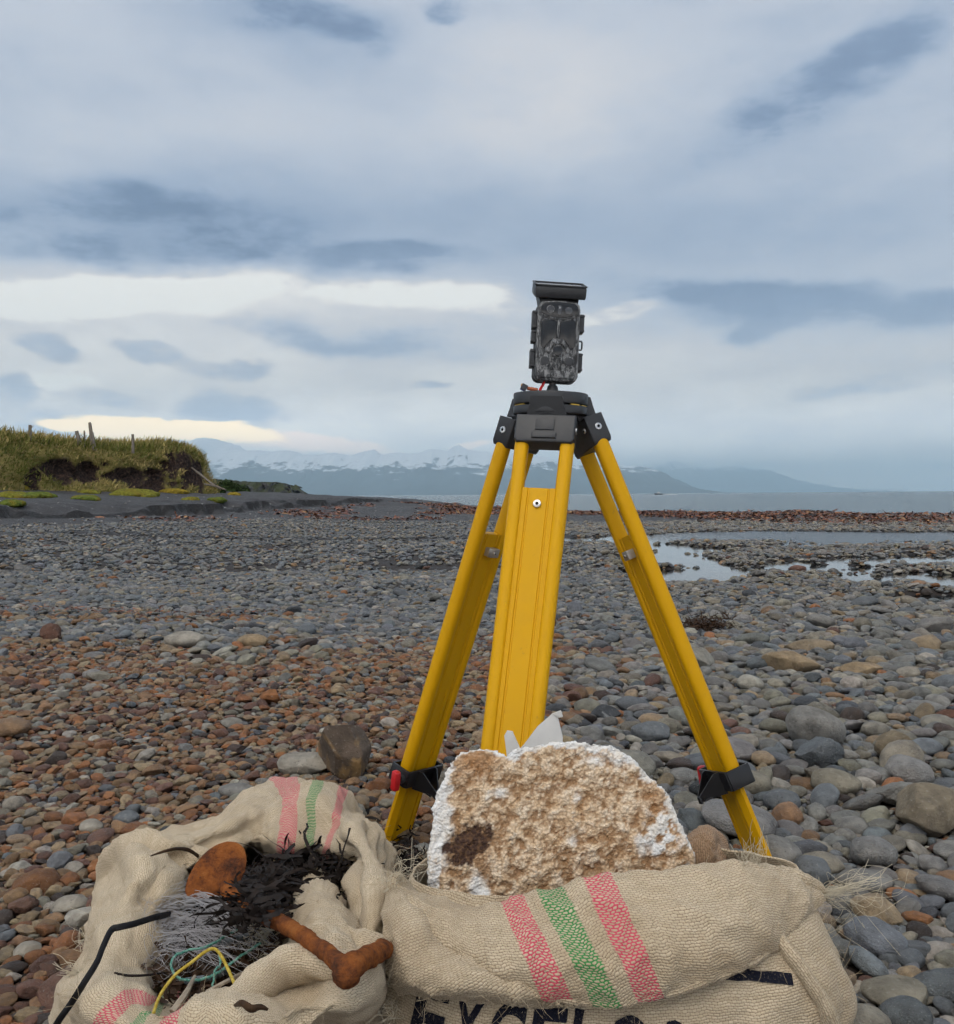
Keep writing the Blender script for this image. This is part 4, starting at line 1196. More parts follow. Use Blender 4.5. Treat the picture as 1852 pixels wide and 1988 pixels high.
CZv = (CZv - CXv * CZv.dot(CXv)).normalized(); CYv = CZv.cross(CXv)     # CYv points away from the viewer
CB = origin(TC)
def cpt(x, y, z): return CB + CXv * (x / 1000) + CYv * (y / 1000) + CZv * (z / 1000)
def rrect(w0, w1, h, r, n=6):
    """rounded rectangle outline, width w0 at the bottom and w1 at the top"""
    pts = []
    for cx, cz, a0 in ((w0 / 2 - r, r, -90), (w1 / 2 - r, h - r, 0), (-w1 / 2 + r, h - r, 90), (-w0 / 2 + r, r, 180)):
        for i in range(n + 1):
            t = R(a0 + 90 * i / n); pts.append((cx + r * math.cos(t), cz + r * math.sin(t)))
    return pts
def plate(name, pts, y0, depth, mat, parent=TC, bev=0.8):
    """outline in mm (x, z) with its front at y0 (negative = towards the viewer)"""
    m = MB(); m.prism([(x / 1000, z / 1000) for x, z in pts], depth / 1000, cpt(0, y0 + depth, 0), (CXv, CZv, -CYv), bev / 1000, 2)
    return m.build(name, mat, parent)
body = plate('body', rrect(94, 92, 168, 14), -24, 26, 'camouflage_plastic', TC, 3.5)
plate('rear_shell', rrect(97, 94, 172, 15), 0.5, 26, 'black_plastic', TC, 4)
plate('gasket', rrect(92, 90, 167, 14), -.5, 2, 'dark_gap', TC, .2)
def arc_plate(x0, x1, ztop, zside, zmid, r=7):
    pts = [(x0, zside)]
    for i in range(1, 12):
        t = i / 12; pts.append((x0 + (x1 - x0) * t, zside - (zside - zmid) * math.sin(math.pi * t)))
    pts += [(x1, zside), (x1 - 1, ztop - r), (x1 - r, ztop - 1)]
    for i in range(1, 6):
        t = i / 6; pts.append((x1 - r + (x0 - x1 + 2 * r) * t, ztop - 1 + 2.5 * math.sin(math.pi * t)))
    pts += [(x0 + r, ztop - 1), (x0 + 1, ztop - r)]
    return pts
rim = plate('visor_rim', arc_plate(-44, 44, 170, 142, 131), -29, 7, 'camouflage_plastic', TC, 1.2)
vz = plate('visor', arc_plate(-40, 40, 167, 144.5, 134.5), -30.2, 4, 'smoked_window', TC, .8)
def cdisc(name, x, z, r, y0, depth, mat, parent, n=28, bev=.6):
    return plate(name, [(x + r * math.cos(2 * math.pi * i / n), z + r * math.sin(2 * math.pi * i / n)) for i in range(n)], y0, depth, mat, parent, bev)
l1 = cdisc('lens_ring', -19.5, 152, 8.8, -31.6, 2, 'camouflage_plastic', vz); cdisc('lens', -19.5, 152, 7.2, -32.2, 2, 'lens_glass', vz)
cdisc('sensor_window', 19.5, 150.5, 8.2, -31.3, 2, 'lens_glass', vz)
slot = [(x, z) for x, z in [(-4.6, 144), (-4.6, 157)] ]
slot = [(4.6 * math.cos(R(a)), (157 if a < 180 else 145) + 4.6 * math.sin(R(a))) for a in range(0, 360, 18)]
plate('light_slot', slot, -31.6, 2, 'lens_glass', vz, .5)
cdisc('flash_bulb', 0, 156, 2.2, -32.4, 2, 'led_lens', vz, 12, .5)
lp = [(-3.5, 128), (-33, 132.5), (-37, 125), (-37, 76), (-34, 71), (-28, 69), (-17, 86), (-3.5, 88)]
plate('infrared_panel', lp, -26.0, 3, 'smoked_window', TC, .6)
plate('infrared_panel', [(-x, z) for x, z in lp][::-1], -26.0, 3, 'smoked_window', TC, .6)
fr = [(-3.2, 134), (-3.2, 92), (3.2, 92), (3.2, 134)]
plate('front_ridge', fr, -28.5, 5, 'camouflage_plastic', TC, 1.5)
arch = [(-26, 62), (-15, 84), (-11, 90), (11, 90), (15, 84), (26, 62), (20, 60), (9, 79), (-9, 79), (-20, 60)]
plate('sensor_arch', arch, -28.5, 5, 'camouflage_plastic', TC, 1.0)
pr_ = cdisc('sensor_ring', 0, 64, 12.5, -27.2, 4, 'camouflage_plastic', TC); cdisc('motion_sensor', 0, 64, 10.5, -28.4, 3, 'smoked_window', pr_)
for s in (-1, 1):
    q = cdisc('speaker_ring', s * 26, 42, 11.5, -26.4, 3, 'camouflage_plastic', TC); cdisc('speaker_grille', s * 26.5, 42, 9.3, -27.4, 2, 'black_plastic', q)
    for k in range(3):
        plate('front_rib', [(s * (39 + k * 0.1) - 1.2, 60 + k * 26), (s * (39 + k * .1) + 1.2, 60 + k * 26), (s * 40 + 1.2, 78 + k * 26), (s * 40 - 1.2, 78 + k * 26)], -27.5, 4, 'camouflage_plastic', TC, .6)
for x in (-9, 0, 9):
    plate('front_rib', [(x - 1.5, 24), (x + 1.5, 24), (x + 1.2, 50), (x - 1.2, 50)], -26.8, 4, 'camouflage_plastic', TC, .8)
plate('front_lip', [(-40, 10), (-36, 6), (36, 6), (40, 10), (40, 16), (30, 22), (-30, 22), (-40, 16)], -28.0, 6, 'camouflage_plastic', TC, 1.8)
def latch(x, z0, z1, s):
    m = MB()
    m.box(cpt(x, -4, (z0 + z1) / 2), 0.0105, 0.024, (z1 - z0) / 1000, (CXv, CYv, CZv), 0.0015)
    o = m.build('latch', 'black_plastic', TC)
    m = MB(); m.box(cpt(x + s * 3.4, -15.2, (z0 + z1) / 2), 0.0042, 0.003, (z1 - z0 - 12) / 1000, (CXv, CYv, CZv), 0.0006)
    m.build('latch_bar', 'black_plastic', o)
    for z in (z0 + 4, z1 - 4):
        m = MB(); m.box(cpt(x, -16.4, z), 0.0125, 0.0035, 0.0045, (CXv, CYv, CZv), 0.0008); m.build('latch_hinge', 'black_plastic', o)
latch(-51, 112, 151, -1); latch(-51, 82, 109, -1); latch(-52, 28, 68, -1)
latch(51, 108, 148, 1); latch(50.5, 24, 64, 1)
m = MB(); lo_ = [cpt(46, -4, 92), cpt(54, -4, 92), cpt(55.5, -4, 89), cpt(55.5, -4, 76), cpt(54, -4, 73), cpt(46, -4, 73)]
m.tube(lo_, 0.0019, 8); m.build('strap_loop', 'black_plastic', TC)
# solar panel on its neck
nk = MB()
top_ = [(-40, -2), (40, -2), (42, 26), (-42, 26)]; bot_ = [(-40, -14), (40, -14), (42, 24), (-42, 24)]
V = [cpt(x * 1.14, y - 6, 192) for x, y in top_] + [cpt(x, y, 166) for x, y in bot_]
nk.add(V, [(0, 1, 2, 3), (4, 5, 6, 7), (0, 1, 5, 4), (1, 2, 6, 5), (2, 3, 7, 6), (3, 0, 4, 7)], False)
nk.build('panel_neck', 'black_plastic', TC)
sa = R(20)
SYv = (CYv * math.cos(sa) + CZv * math.sin(sa)).normalized(); SZv = CXv.cross(SYv)
sc_ = cpt(0, -3, 199)
m = MB(); m.box(sc_, 0.111, 0.072, 0.026, (CXv, SYv, SZv), 0.0045, 2)
sp_ = m.build('solar_panel', 'black_plastic', TC)
m = MB()
for s in (-1, 1):
    m.box(sc_ + CXv * (s * .0535) + SZv * .0142, 0.005, 0.073, 0.0036, (CXv, SYv, SZv), 0.001)
    m.box(sc_ + SYv * (s * .0345) + SZv * .0142, 0.102, 0.004, 0.0036, (CXv, SYv, SZv), 0.001)
m.build('panel_frame', 'black_plastic', sp_)
m = MB(); m.box(sc_ + SZv * 0.0132, 0.1015, 0.0645, 0.0012, (CXv, SYv, SZv)); m.build('solar_cell', 'solar_glass', sp_)
for x in (-30, 30):
    m = MB(); m.box(cpt(x, -14, -1.5), 0.008, 0.010, 0.004, (CXv, CYv, CZv), 0.001); m.build('rubber_plug', 'black_plastic', TC)
# mount
MT = empty('camera_mount', PLATE_TOP + HX * 0.002, 'small black screw mount between the camera and the tripod head', 'mount')
m = MB(); c0 = origin(MT)
m.tube([c0 + HZ * .003, c0 + HZ * 0.0045, c0 + HZ * 0.018, c0 + HZ * .0195], [.0138, .0138, .0108, .009], 24)
m.build('mount_cone', 'black_plastic', MT)
m = MB(); m.tube([c0 + HZ * 0.0185, c0 + HZ * 0.0285], .0075, 20); m.build('mount_stud', 'black_metal', MT)
m = MB(); m.tube([c0 + HZ * 0.0015, c0 + HZ * 0.006], [.036, .030], 32); m.build('mount_flange', 'black_plastic', MT)
# cable and plug
CA = empty('cable_plug', PLATE_TOP + HX * -0.032, 'red cable with a loose copper plug lying on the tripod head', 'cable')
c1 = PLATE_TOP
simple('copper', (0.42, 0.13, 0.06), 0.4, 0.5, .5, 300, .4)
simple('blue_plastic', (0.01, 0.03, 0.14), 0.45)
simple('tan_plastic', (0.45, 0.24, 0.08), 0.5)
m = MB(); m.tube(catmull([cpt(-24, -6, 3), cpt(-25, -8, -6), c1 + HX * -.0235 + HZ * .012 - HY * .012, c1 + HX * -.027 + HZ * .003 - HY * .02], 6), 0.0032, 10); m.build('red_cable', 'red_plastic', CA)
m = MB()
for q in range(3):
    pts = []
    for i in range(26):
        t = i / 25; an = t * 16 + q * 2.1
        pts.append(c1 + HX * (-.032 - .022 * t) + HZ * (.0055 + .003 * t + .0028 * math.sin(an)) - HY * (.030 + .0028 * math.cos(an)))
    m.tube(pts, 0.0017, 6)
m.build('wire', 'copper', CA)
pa = (HX * -0.86 + HZ * 0.42).normalized(); pb = HY; pc_ = pa.cross(pb)
m = MB(); m.box(c1 + HX * -.061 + HZ * .0105 - HY * .030, 0.013, 0.011, 0.013, (pa, pb, pc_), 0.001); plug = m.build('plug', 'black_plastic', CA)
m = MB(); m.box(c1 + HX * -.0645 + HZ * .0145 - HY * .030, 0.007, 0.009, 0.006, (pa, pb, pc_), 0.0006); m.build('plug_face', 'tan_plastic', plug)
m = MB(); m.box(c1 + HX * -.064 + HZ * .0055 - HY * .030, 0.010, 0.009, 0.004, (pa, pb, pc_), 0.0006); m.build('plug_clip', 'blue_plastic', plug)
# ================================================================== BURLAP SACKS
def burlap_mat(name, stripes=(), tint=(1, 1, 1), su=0.0074, sv=0.0036):
    def fn(b):
        uv = b.new('ShaderNodeUVMap', uv_map='UVMap').outputs[0]
        wob = b.v('SUBTRACT', b.noise(uv, 45, 2, 0.6, color=True, dim='2D'), (0.5, 0.5, 0.5))
        uvw = b.v('ADD', uv, b.v('SCALE', wob, 0.0045))
        u, v, _ = b.xyz(uvw)
        vv = b.m('DIVIDE', v, sv); row = b.m('FLOOR', vv)
        uu = b.add(b.m('DIVIDE', u, su), b.mul(b.m('MODULO', row, 2.0), 0.5)); colm = b.m('FLOOR', uu)
        a = b.m('ABSOLUTE', b.m('SINE', b.mul(uu, math.pi))); c = b.m('ABSOLUTE', b.m('SINE', b.mul(vv, math.pi)))
        h = b.mul(b.m('POWER', a, 0.55), b.m('POWER', c, 0.7))
        wn_ = b.new('ShaderNodeTexWhiteNoise', noise_dimensions='2D'); b.put(wn_.inputs['Vector'], b.comb(colm, row, 0))
        rn = wn_.outputs['Value']
        wr = b.new('ShaderNodeTexWhiteNoise', noise_dimensions='1D'); b.put(wr.inputs['W'], row)
        big = b.noise(uv, 7, 4, 0.65, dim='2D')
        t = tint
        yarn = b.mix(b.add(b.mul(rn, .55), b.mul(wr.outputs['Value'], .45)), (0.46 * t[0], 0.38 * t[1], 0.265 * t[2]), (0.62 * t[0], 0.53 * t[1], 0.40 * t[2]))
        yarn = b.mix(b.rng(big, 0.46, 0.72, 0, .75), yarn, (0.40 * t[0], 0.31 * t[1], 0.20 * t[2]))
        fib = b.noise(b.comb(b.mul(u, 2.2), b.mul(v, 9), 0), 260, 2, .7)
        yarn = b.mix(b.rng(fib, .35, .7, 0, .4), yarn, (0.70 * t[0], 0.62 * t[1], 0.49 * t[2]))
        u0, v0, _ = b.xyz(uv)
        for (s0, s1, sc) in stripes:
            e = b.mul(b.rng(u, s0 - .001, s0 + .001), b.rng(u, s1 + .001, s1 - .001))
            show = b.mul(e, b.rng(h, .80, .42, .06, .82))
            yarn = b.mix(show, yarn, sc)
        gap = b.rng(h, 0.10, 0.36)
        col = b.mix(gap, (0.22 * t[0], 0.165 * t[1], 0.11 * t[2]), yarn)  # shade in the holes between yarns is painted as a darker tone
        for (s0, s1, sc) in stripes:
            e = b.mul(b.rng(u, s0 - .001, s0 + .001), b.rng(u, s1 + .001, s1 - .001))
            col = b.mix(b.mul(e, b.rng(h, .5, .25, 0, .85)), col, sc)
        hh = b.add(h, b.mul(fib, .22))
        return {'Base Color': col, 'Normal': b.bump(hh, 0.6, 0.0020), 'Sheen Weight': 0.12}
    return material(name, fn, 0.95, 0.1)
PINK = (0.62, 0.06, 0.12); GREEN = (0.02, 0.24, 0.06)

def cloth(name, G, mat, parent, nu=90, nv=50, closed=False, wrinkle=0.004, wscale=9.0, U=None, V=None, seed=0, thick=0.003, disp=None, fine=0.0011, crease=0.007):
    """cloth sheet through a grid of control points G[i][j]; U, V = cloth coordinates in metres at the control rows"""
    G = np.array([[tuple(p) for p in r] for r in G], float)
    ni, nj = G.shape[:2]
    A = cr_rows(G, nu, closed)                                  # nu x nj x 3
    A = np.swapaxes(cr_rows(np.swapaxes(A, 0, 1), nv), 0, 1)    # nu x nv x 3
    nxt = np.roll(A, -1, 0) if closed else np.concatenate([A[1:], 2 * A[-1:] - A[-2:-1]])
    prv = np.roll(A, 1, 0) if closed else np.concatenate([2 * A[:1] - A[1:2], A[:-1]])
    tu = nxt - prv
    tv = np.gradient(A, axis=1)
    N = np.cross(tu, tv); N /= np.linalg.norm(N, axis=2)[..., None] + 1e-12
    # cloth coordinates by arc length
    if U is None:
        du = np.linalg.norm(np.diff(A, axis=0), axis=2).mean(1); Uc = np.concatenate([[0], np.cumsum(du)])
        UU = np.repeat(Uc[:, None], nv, 1)
    else:
        t = np.linspace(0, ni if closed else ni - 1, nu, endpoint=not closed)
        Uc = np.interp(t, np.arange(len(U)), U); UU = np.repeat(Uc[:, None], nv, 1)
    dv = np.linalg.norm(np.diff(A, axis=1), axis=2)
    VV = np.concatenate([np.zeros((nu, 1)), np.cumsum(dv, 1)], 1)
    VV = 0.5 * VV + 0.5 * VV.mean(0)[None]
    flatA = A.reshape(-1, 3)
    w1 = np.array([mnoise.fractal(Vector(p) * wscale + Vector((seed * 7.7, seed * 3.1, 0)), 1.0, 2.1, 3) for p in flatA]).reshape(nu, nv)
    w2 = np.array([mnoise.noise(Vector(p) * 85 + Vector((seed, 0, 4))) for p in flatA]).reshape(nu, nv)
    w3 = np.array([(1 - abs(mnoise.noise(Vector(p) * wscale * 1.7 + Vector((seed * 2.2, 5, seed))))) ** 5 for p in flatA]).reshape(nu, nv)
    w4 = np.array([(1 - abs(mnoise.noise(Vector(p) * wscale * 4.2 + Vector((3, seed * 1.9, seed))))) ** 6 for p in flatA]).reshape(nu, nv)
    A = A + N * (wrinkle * w1 + fine * w2 - crease * w3 - .0028 * w4)[..., None]
    if disp is not None: A = A + N * disp(UU, VV)[..., None]
    dv = np.linalg.norm(np.diff(A, axis=1), axis=2)
    V2 = np.concatenate([np.zeros((nu, 1)), np.cumsum(dv, 1)], 1); VV = 0.8 * V2 + 0.2 * V2.mean(0)[None]
    org = np.array(tuple(origin(parent)))
    V_ = A.reshape(-1, 3) - org
    uv = np.stack([UU, VV], -1).reshape(-1, 2)
    Fc = grid_faces(nu, nv, closed)
    me = mesh_from(name, V_, Fc)
    lay = me.uv_layers.new(name='UVMap')
    idx = np.zeros(len(me.loops), dtype=np.int32); me.loops.foreach_get('vertex_index', idx)
    luv = uv[idx].reshape(-1, 4, 2)
    if closed:                                                   # keep the seam cell continuous
        full = (U[-1] if U is not None else UU.max() + UU[1, 0])
        wrap = (luv[:, :, 0].max(1) - luv[:, :, 0].min(1)) > full * 0.5
        luv[wrap] = np.where(luv[wrap][:, :, :1] < full * 0.5, luv[wrap] + np.array([full, 0]), luv[wrap])
    lay.data.foreach_set('uv', luv.astype(np.float32).ravel())
    o = link(name, me, mat, parent)
    if thick:
        so = o.modifiers.new('thickness', 'SOLIDIFY'); so.thickness = thick; so.offset = -1
    o['_n'] = 0
    del o['_n']
    return o, A, N
def roll(name, pts, rad, mat, parent, n=14, k=10, flat=1.0, wr=0.0015, seed=0):
    """hem or fold: a rolled tube of cloth"""
    C = catmull([tuple(p) for p in pts], k)
    rr = cr_rows(np.array(rad, float)[:, None], len(C))[:, 0] if hasattr(rad, '__len__') else np.full(len(C), rad)
    T = np.gradient(C, axis=0); T /= np.linalg.norm(T, axis=1)[:, None]
    ref = np.array([0.1, -0.5, 0.85]); u = ref[None] - T * (T @ ref)[:, None]; u /= np.linalg.norm(u, axis=1)[:, None]
    w = np.cross(T, u)
    an = np.linspace(0, 2 * np.pi, n, endpoint=False)
    P3 = C[:, None] + (u[:, None] * np.cos(an)[None, :, None] + w[:, None] * np.sin(an)[None, :, None] * flat) * rr[:, None, None]
    nn = P3 - C[:, None]; nn /= np.linalg.norm(nn, axis=2)[..., None]
    nz = np.array([mnoise.fractal(Vector(p) * 26 + Vector((seed * 3.3, 0, 0)), 1, 2, 3) for p in P3.reshape(-1, 3)]).reshape(P3.shape[:2])
    P3 = P3 + nn * (nz * wr)[..., None]
    L = np.concatenate([[0], np.cumsum(np.linalg.norm(np.diff(C, axis=0), axis=1))])
    m_, q_ = P3.shape[:2]
    V_ = P3.reshape(-1, 3) - np.array(tuple(origin(parent)))
    I, J = np.meshgrid(np.arange(m_ - 1), np.arange(q_), indexing='ij'); J2 = (J + 1) % q_
    Fc = np.stack([I * q_ + J, (I + 1) * q_ + J, (I + 1) * q_ + J2, I * q_ + J2], -1).reshape(-1, 4)
    me = mesh_from(name, V_, Fc)
    lay = me.uv_layers.new(name='UVMap')
    circ = 2 * np.pi * float(rr.mean())
    a0 = J.ravel() / q_ * circ; a1 = (J.ravel() + 1) / q_ * circ; l0 = L[I.ravel()]; l1 = L[I.ravel() + 1]
    luv = np.stack([np.stack([l0, a0], -1), np.stack([l1, a0], -1), np.stack([l1, a1], -1), np.stack([l0, a1], -1)], 1)
    lay.data.foreach_set('uv', luv.astype(np.float32).ravel())
    return link(name, me, mat, parent), P3
simple('jute_fibre', (0.46, 0.37, 0.25), 0.9, 0.1)
simple('pale_fibre', (0.60, 0.53, 0.40), 0.9, 0.1)
def strand(m, pts, r, n=3): m.tube(pts, r, n, caps=False)
def fuzz(parent, sheets, n, length=(0.008, 0.028), r=0.00028, name='loose_fibres', mat='jute_fibre', seed=1):
    rg = np.random.default_rng(seed); m = MB()
    for A, N in sheets:
        A = A.reshape(-1, 3); N = N.reshape(-1, 3)
        k = int(n * len(A) / sum(len(s[0].reshape(-1, 3)) for s in sheets))
        for i in rg.integers(0, len(A), k):
            p = Vector(A[i]); nrm = Vector(N[i])
            if nrm.y > 0.3: nrm = -nrm
            L = rg.uniform(*length); d = (nrm * rg.uniform(.2, .8) + Vector(rg.normal(size=3)) * 0.8).normalized()
            b_ = Vector(rg.normal(size=3)) * L * 0.5
            strand(m, [p, p + d * L * .35, p + d * L * .7 + b_ * .35, p + d * L * .9 + b_], r)
    o = m.build(name, mat, parent, autosmooth=False); o['kind'] = 'stuff'
    return o
def fray(m, p0, p1, n, spread, r=0.0003, seed=0, wav=0.3):
    rg = np.random.default_rng(seed); p0 = Vector(p0); p1 = Vector(p1); L = (p1 - p0).length
    for k in range(n):
        f = rg.uniform(.35, 1.05); e = p0 + (p1 - p0) * f + Vector(rg.normal(size=3)) * spread * f
        a = p0 + Vector(rg.normal(size=3)) * 0.004
        c1 = a.lerp(e, .33) + Vector(rg.normal(size=3)) * L * wav * .25; c2 = a.lerp(e, .66) + Vector(rg.normal(size=3)) * L * wav * .4
        strand(m, catmull([a, c1, c2, e], 5), r)

# ------------------------------------------------------------------ right sack with the folded mouth
RS = empty('burlap_sack', (0.19, 1.35, 0.0), 'printed burlap sack with pink and green stripes, its mouth folded round the foam', 'sack')
top = [(768, 1706, 1.29), (830, 1750, 1.255), (910, 1767, 1.235), (995, 1757, 1.23), (1072, 1742, 1.23), (1165, 1720, 1.235), (1280, 1700, 1.245), (1400, 1689, 1.265), (1500, 1692, 1.30), (1572, 1722, 1.335)]
bot = [(766, 1714, 1.275), (842, 1812, 1.205), (955, 1894, 1.165), (1085, 1934, 1.152), (1180, 1944, 1.147), (1262, 1936, 1.152), (1370, 1902, 1.17), (1470, 1856, 1.21), (1540, 1802, 1.265), (1590, 1745, 1.325)]
bul = [0, .016, .026, .030, .030, .030, .028, .026, .016, 0]
G = []
for k in range(10):
    t = Vector(P(*top[k])); q = Vector(P(*bot[k]))
    deep = t + Vector((0, 0.040, -0.075)); ins = t + Vector((0, 0.022, -0.020))
    tang = (q - t); nrm = Vector((0, -1, .25)).normalized()
    row = [deep, ins, t + Vector((0, .004, 0))]
    for f in (0.25, 0.5, 0.78): row.append(t.lerp(q, f) + nrm * (bul[k] * math.sin(math.pi * f) * 1.0 + 0.004))
    row.append(q)
    G.append(row)
mid = [g[4] for g in G]
Ucol = np.concatenate([[0], np.cumsum([(mid[i + 1] - mid[i]).length for i in range(9)])])
sb = lambda i, w: (Ucol[i] - w, Ucol[i] + w)
burlap_mat('striped_burlap', [(*sb(3, .0185), PINK), (*sb(4, .018), GREEN), (*sb(5, .018), PINK)], (1.0, 0.955, 0.90))
burlap_mat('burlap', [], (1.0, 0.955, 0.90), .0068, .0036)
burlap_mat('brown_burlap', [], (0.62, 0.48, 0.40))
fl, flA, flN = cloth('folded_mouth', G, 'striped_burlap', RS, 130, 64, wrinkle=0.0065, wscale=8, U=Ucol, seed=2)
hem_pts = [Vector(P(*b_)) + Vector((0, -0.002, 0.001)) for b_ in bot]
hm, hmP = roll('hem', hem_pts, [.005, .0062, .0068, .0068, .0068, .0068, .0068, .007, .007, .006], 'burlap', RS, 10, 10, 1.0, .0022, 3)
# left side of the mouth, turned under the hem
lf = [[(751, 1716, 1.275), (757, 1715, 1.272), (763, 1714, 1.272), (768, 1713, 1.275)],
      [(747, 1780, 1.245), (768, 1779, 1.212), (800, 1782, 1.205), (826, 1790, 1.215)],
      [(746, 1850, 1.225), (780, 1850, 1.175), (840, 1854, 1.165), (896, 1858, 1.180)],
      [(750, 1888, 1.215), (800, 1888, 1.158), (890, 1891, 1.148), (985, 1898, 1.160)],
      [(762, 1910, 1.205), (830, 1911, 1.152), (950, 1918, 1.142), (1080, 1934, 1.152)],
      [(772, 1921, 1.215), (840, 1923, 1.168), (950, 1929, 1.158), (1080, 1941, 1.164)],
      [(776, 1919, 1.24), (840, 1921, 1.20), (950, 1927, 1.185), (1080, 1939, 1.19)]]
G2 = [[Vector(P(*c)) for c in r] for r in lf]
sf, sfA, sfN = cloth('side_fold', np.swapaxes(np.array([[tuple(c) for c in r] for r in G2]), 0, 1), 'burlap', RS, 70, 60, wrinkle=0.006, seed=5)
# body: closed bag below the fold
lev = [(-.02, .19, 1.345, .33, .150), (0.04, .192, 1.342, .345, .168), (.11, .195, 1.335, .342, .178), (.165, .195, 1.332, .328, .168), (.215, .19, 1.335, .312, .140), (.255, .185, 1.345, .298, .110), (.275, .185, 1.35, .290, .098)]
NB_ = 40; G3 = []
for k in range(NB_):
    a = 2 * math.pi * k / NB_; c, s = math.cos(a), math.sin(a)
    G3.append([Vector((x + hw * abs(c) ** 0.82 * (1 if c > 0 else -1), y + hd * abs(s) ** 0.8 * (1 if s > 0 else -1), z)) for (z, x, y, hw, hd) in lev])
bd, bdA, bdN = cloth('sack_body', G3, 'burlap', RS, 150, 60, closed=True, wrinkle=0.009, wscale=7, seed=8)
# brown inner side of the back panel that stands up behind the foam
bp = [[(1280, 1700, 1.47), (1330, 1625, 1.475), (1365, 1598, 1.48), (1398, 1612, 1.48), (1418, 1650, 1.475), (1428, 1700, 1.46), (1432, 1760, 1.45)],
      [(1275, 1700, 1.45), (1320, 1632, 1.44), (1362, 1604, 1.44), (1394, 1618, 1.44), (1412, 1652, 1.435), (1422, 1700, 1.42), (1426, 1760, 1.41)],
      [(1270, 1720, 1.43), (1310, 1655, 1.415), (1360, 1632, 1.41), (1385, 1642, 1.405), (1400, 1668, 1.40), (1408, 1705, 1.39), (1412, 1760, 1.38)],
      [(1265, 1790, 1.42), (1305, 1750, 1.40), (1355, 1735, 1.39), (1375, 1735, 1.385), (1390, 1742, 1.38), (1398, 1762, 1.375), (1402, 1790, 1.37)]]
bk, bkA, bkN = cloth('back_panel', [[Vector(P(*c)) for c in r] for r in bp], 'brown_burlap', RS, 40, 60, wrinkle=0.007, wscale=12, seed=11)
# right side seam running down the body, and the gathered corner knot
bvh = BVHTree.FromPolygons([tuple(v) for v in bdA.reshape(-1, 3)], [tuple(f) for f in grid_faces(150, 60, True)])
seam_pts = [Vector(P(1496, 1806, 1.245))]
for (px_, py_) in ((1528, 1846), (1562, 1890), (1590, 1932), (1608, 1975), (1616, 2020), (1618, 2070)):
    for q_ in range(40):
        hit = bvh.ray_cast(EYE, ray(px_ - q_ * 2, py_).normalized())
        if hit[0] is not None: break
    seam_pts.append(hit[0] + (EYE - hit[0]).normalized() * 0.006)
sm, smP = roll('side_seam', seam_pts, [.010, .0120, .0125, .0130, .013, .012, .012], 'burlap', RS, 12, 10, .8, .003, 6)
kn_pts = [P(1505, 1700, 1.325), P(1545, 1712, 1.325), P(1580, 1722, 1.33), P(1598, 1738, 1.335)]
kn, knP = roll('gathered_corner', kn_pts, [.014, .018, .013, .006], 'burlap', RS, 12, 8, .7, .005, 9)
kn2, _ = roll('gathered_corner', [P(772, 1770, 1.262), P(764, 1735, 1.268), P(770, 1706, 1.28), P(790, 1722, 1.285)], [.006, .011, .012, .006], 'burlap', RS, 12, 8, .8, .005, 12)
mm = MB()
c0 = P(1592, 1735, 1.33)
fray(mm, c0, P(1740, 1695, 1.31), 34, 0.018, seed=1); fray(mm, c0, P(1700, 1712, 1.33), 14, 0.008, 0.0005, seed=2, wav=.12)
fray(mm, c0, P(1680, 1790, 1.34), 10, 0.03, seed=3, wav=.6)
c1_ = P(1462, 1692, 1.29); fray(mm, c1_, P(1470, 1608, 1.29), 26, 0.010, seed=4, wav=.3); fray(mm, c1_, P(1440, 1640, 1.28), 10, 0.016, seed=5, wav=.7)
c2_ = P(768, 1706, 1.27); fray(mm, c2_, P(815, 1655, 1.27), 26, 0.016, seed=6, wav=.6); fray(mm, c2_, P(735, 1720, 1.24), 14, 0.014, seed=7, wav=.7)
c3_ = P(762, 1955, 1.19); fray(mm, c3_, P(715, 1980, 1.15), 18, 0.02, seed=8, wav=.5); fray(mm, P(755, 1900, 1.20), P(725, 1905, 1.18), 9, .012, seed=9, wav=.7)
o = mm.build('frayed_strands', 'pale_fibre', RS, autosmooth=False); o['kind'] = 'stuff'
fuzz(RS, [(flA, flN), (sfA, sfN), (hmP, np.tile(np.array([0, -1, .2]), (*hmP.shape[:2], 1))), (hmP, np.tile(np.array([0, -.6, -.8]), (*hmP.shape[:2], 1))), (smP, np.tile(np.array([.6, -.8, .2]), (*smP.shape[:2], 1))), (bdA[:, 24:48], bdN[:, 24:48])], 1500, seed=4)

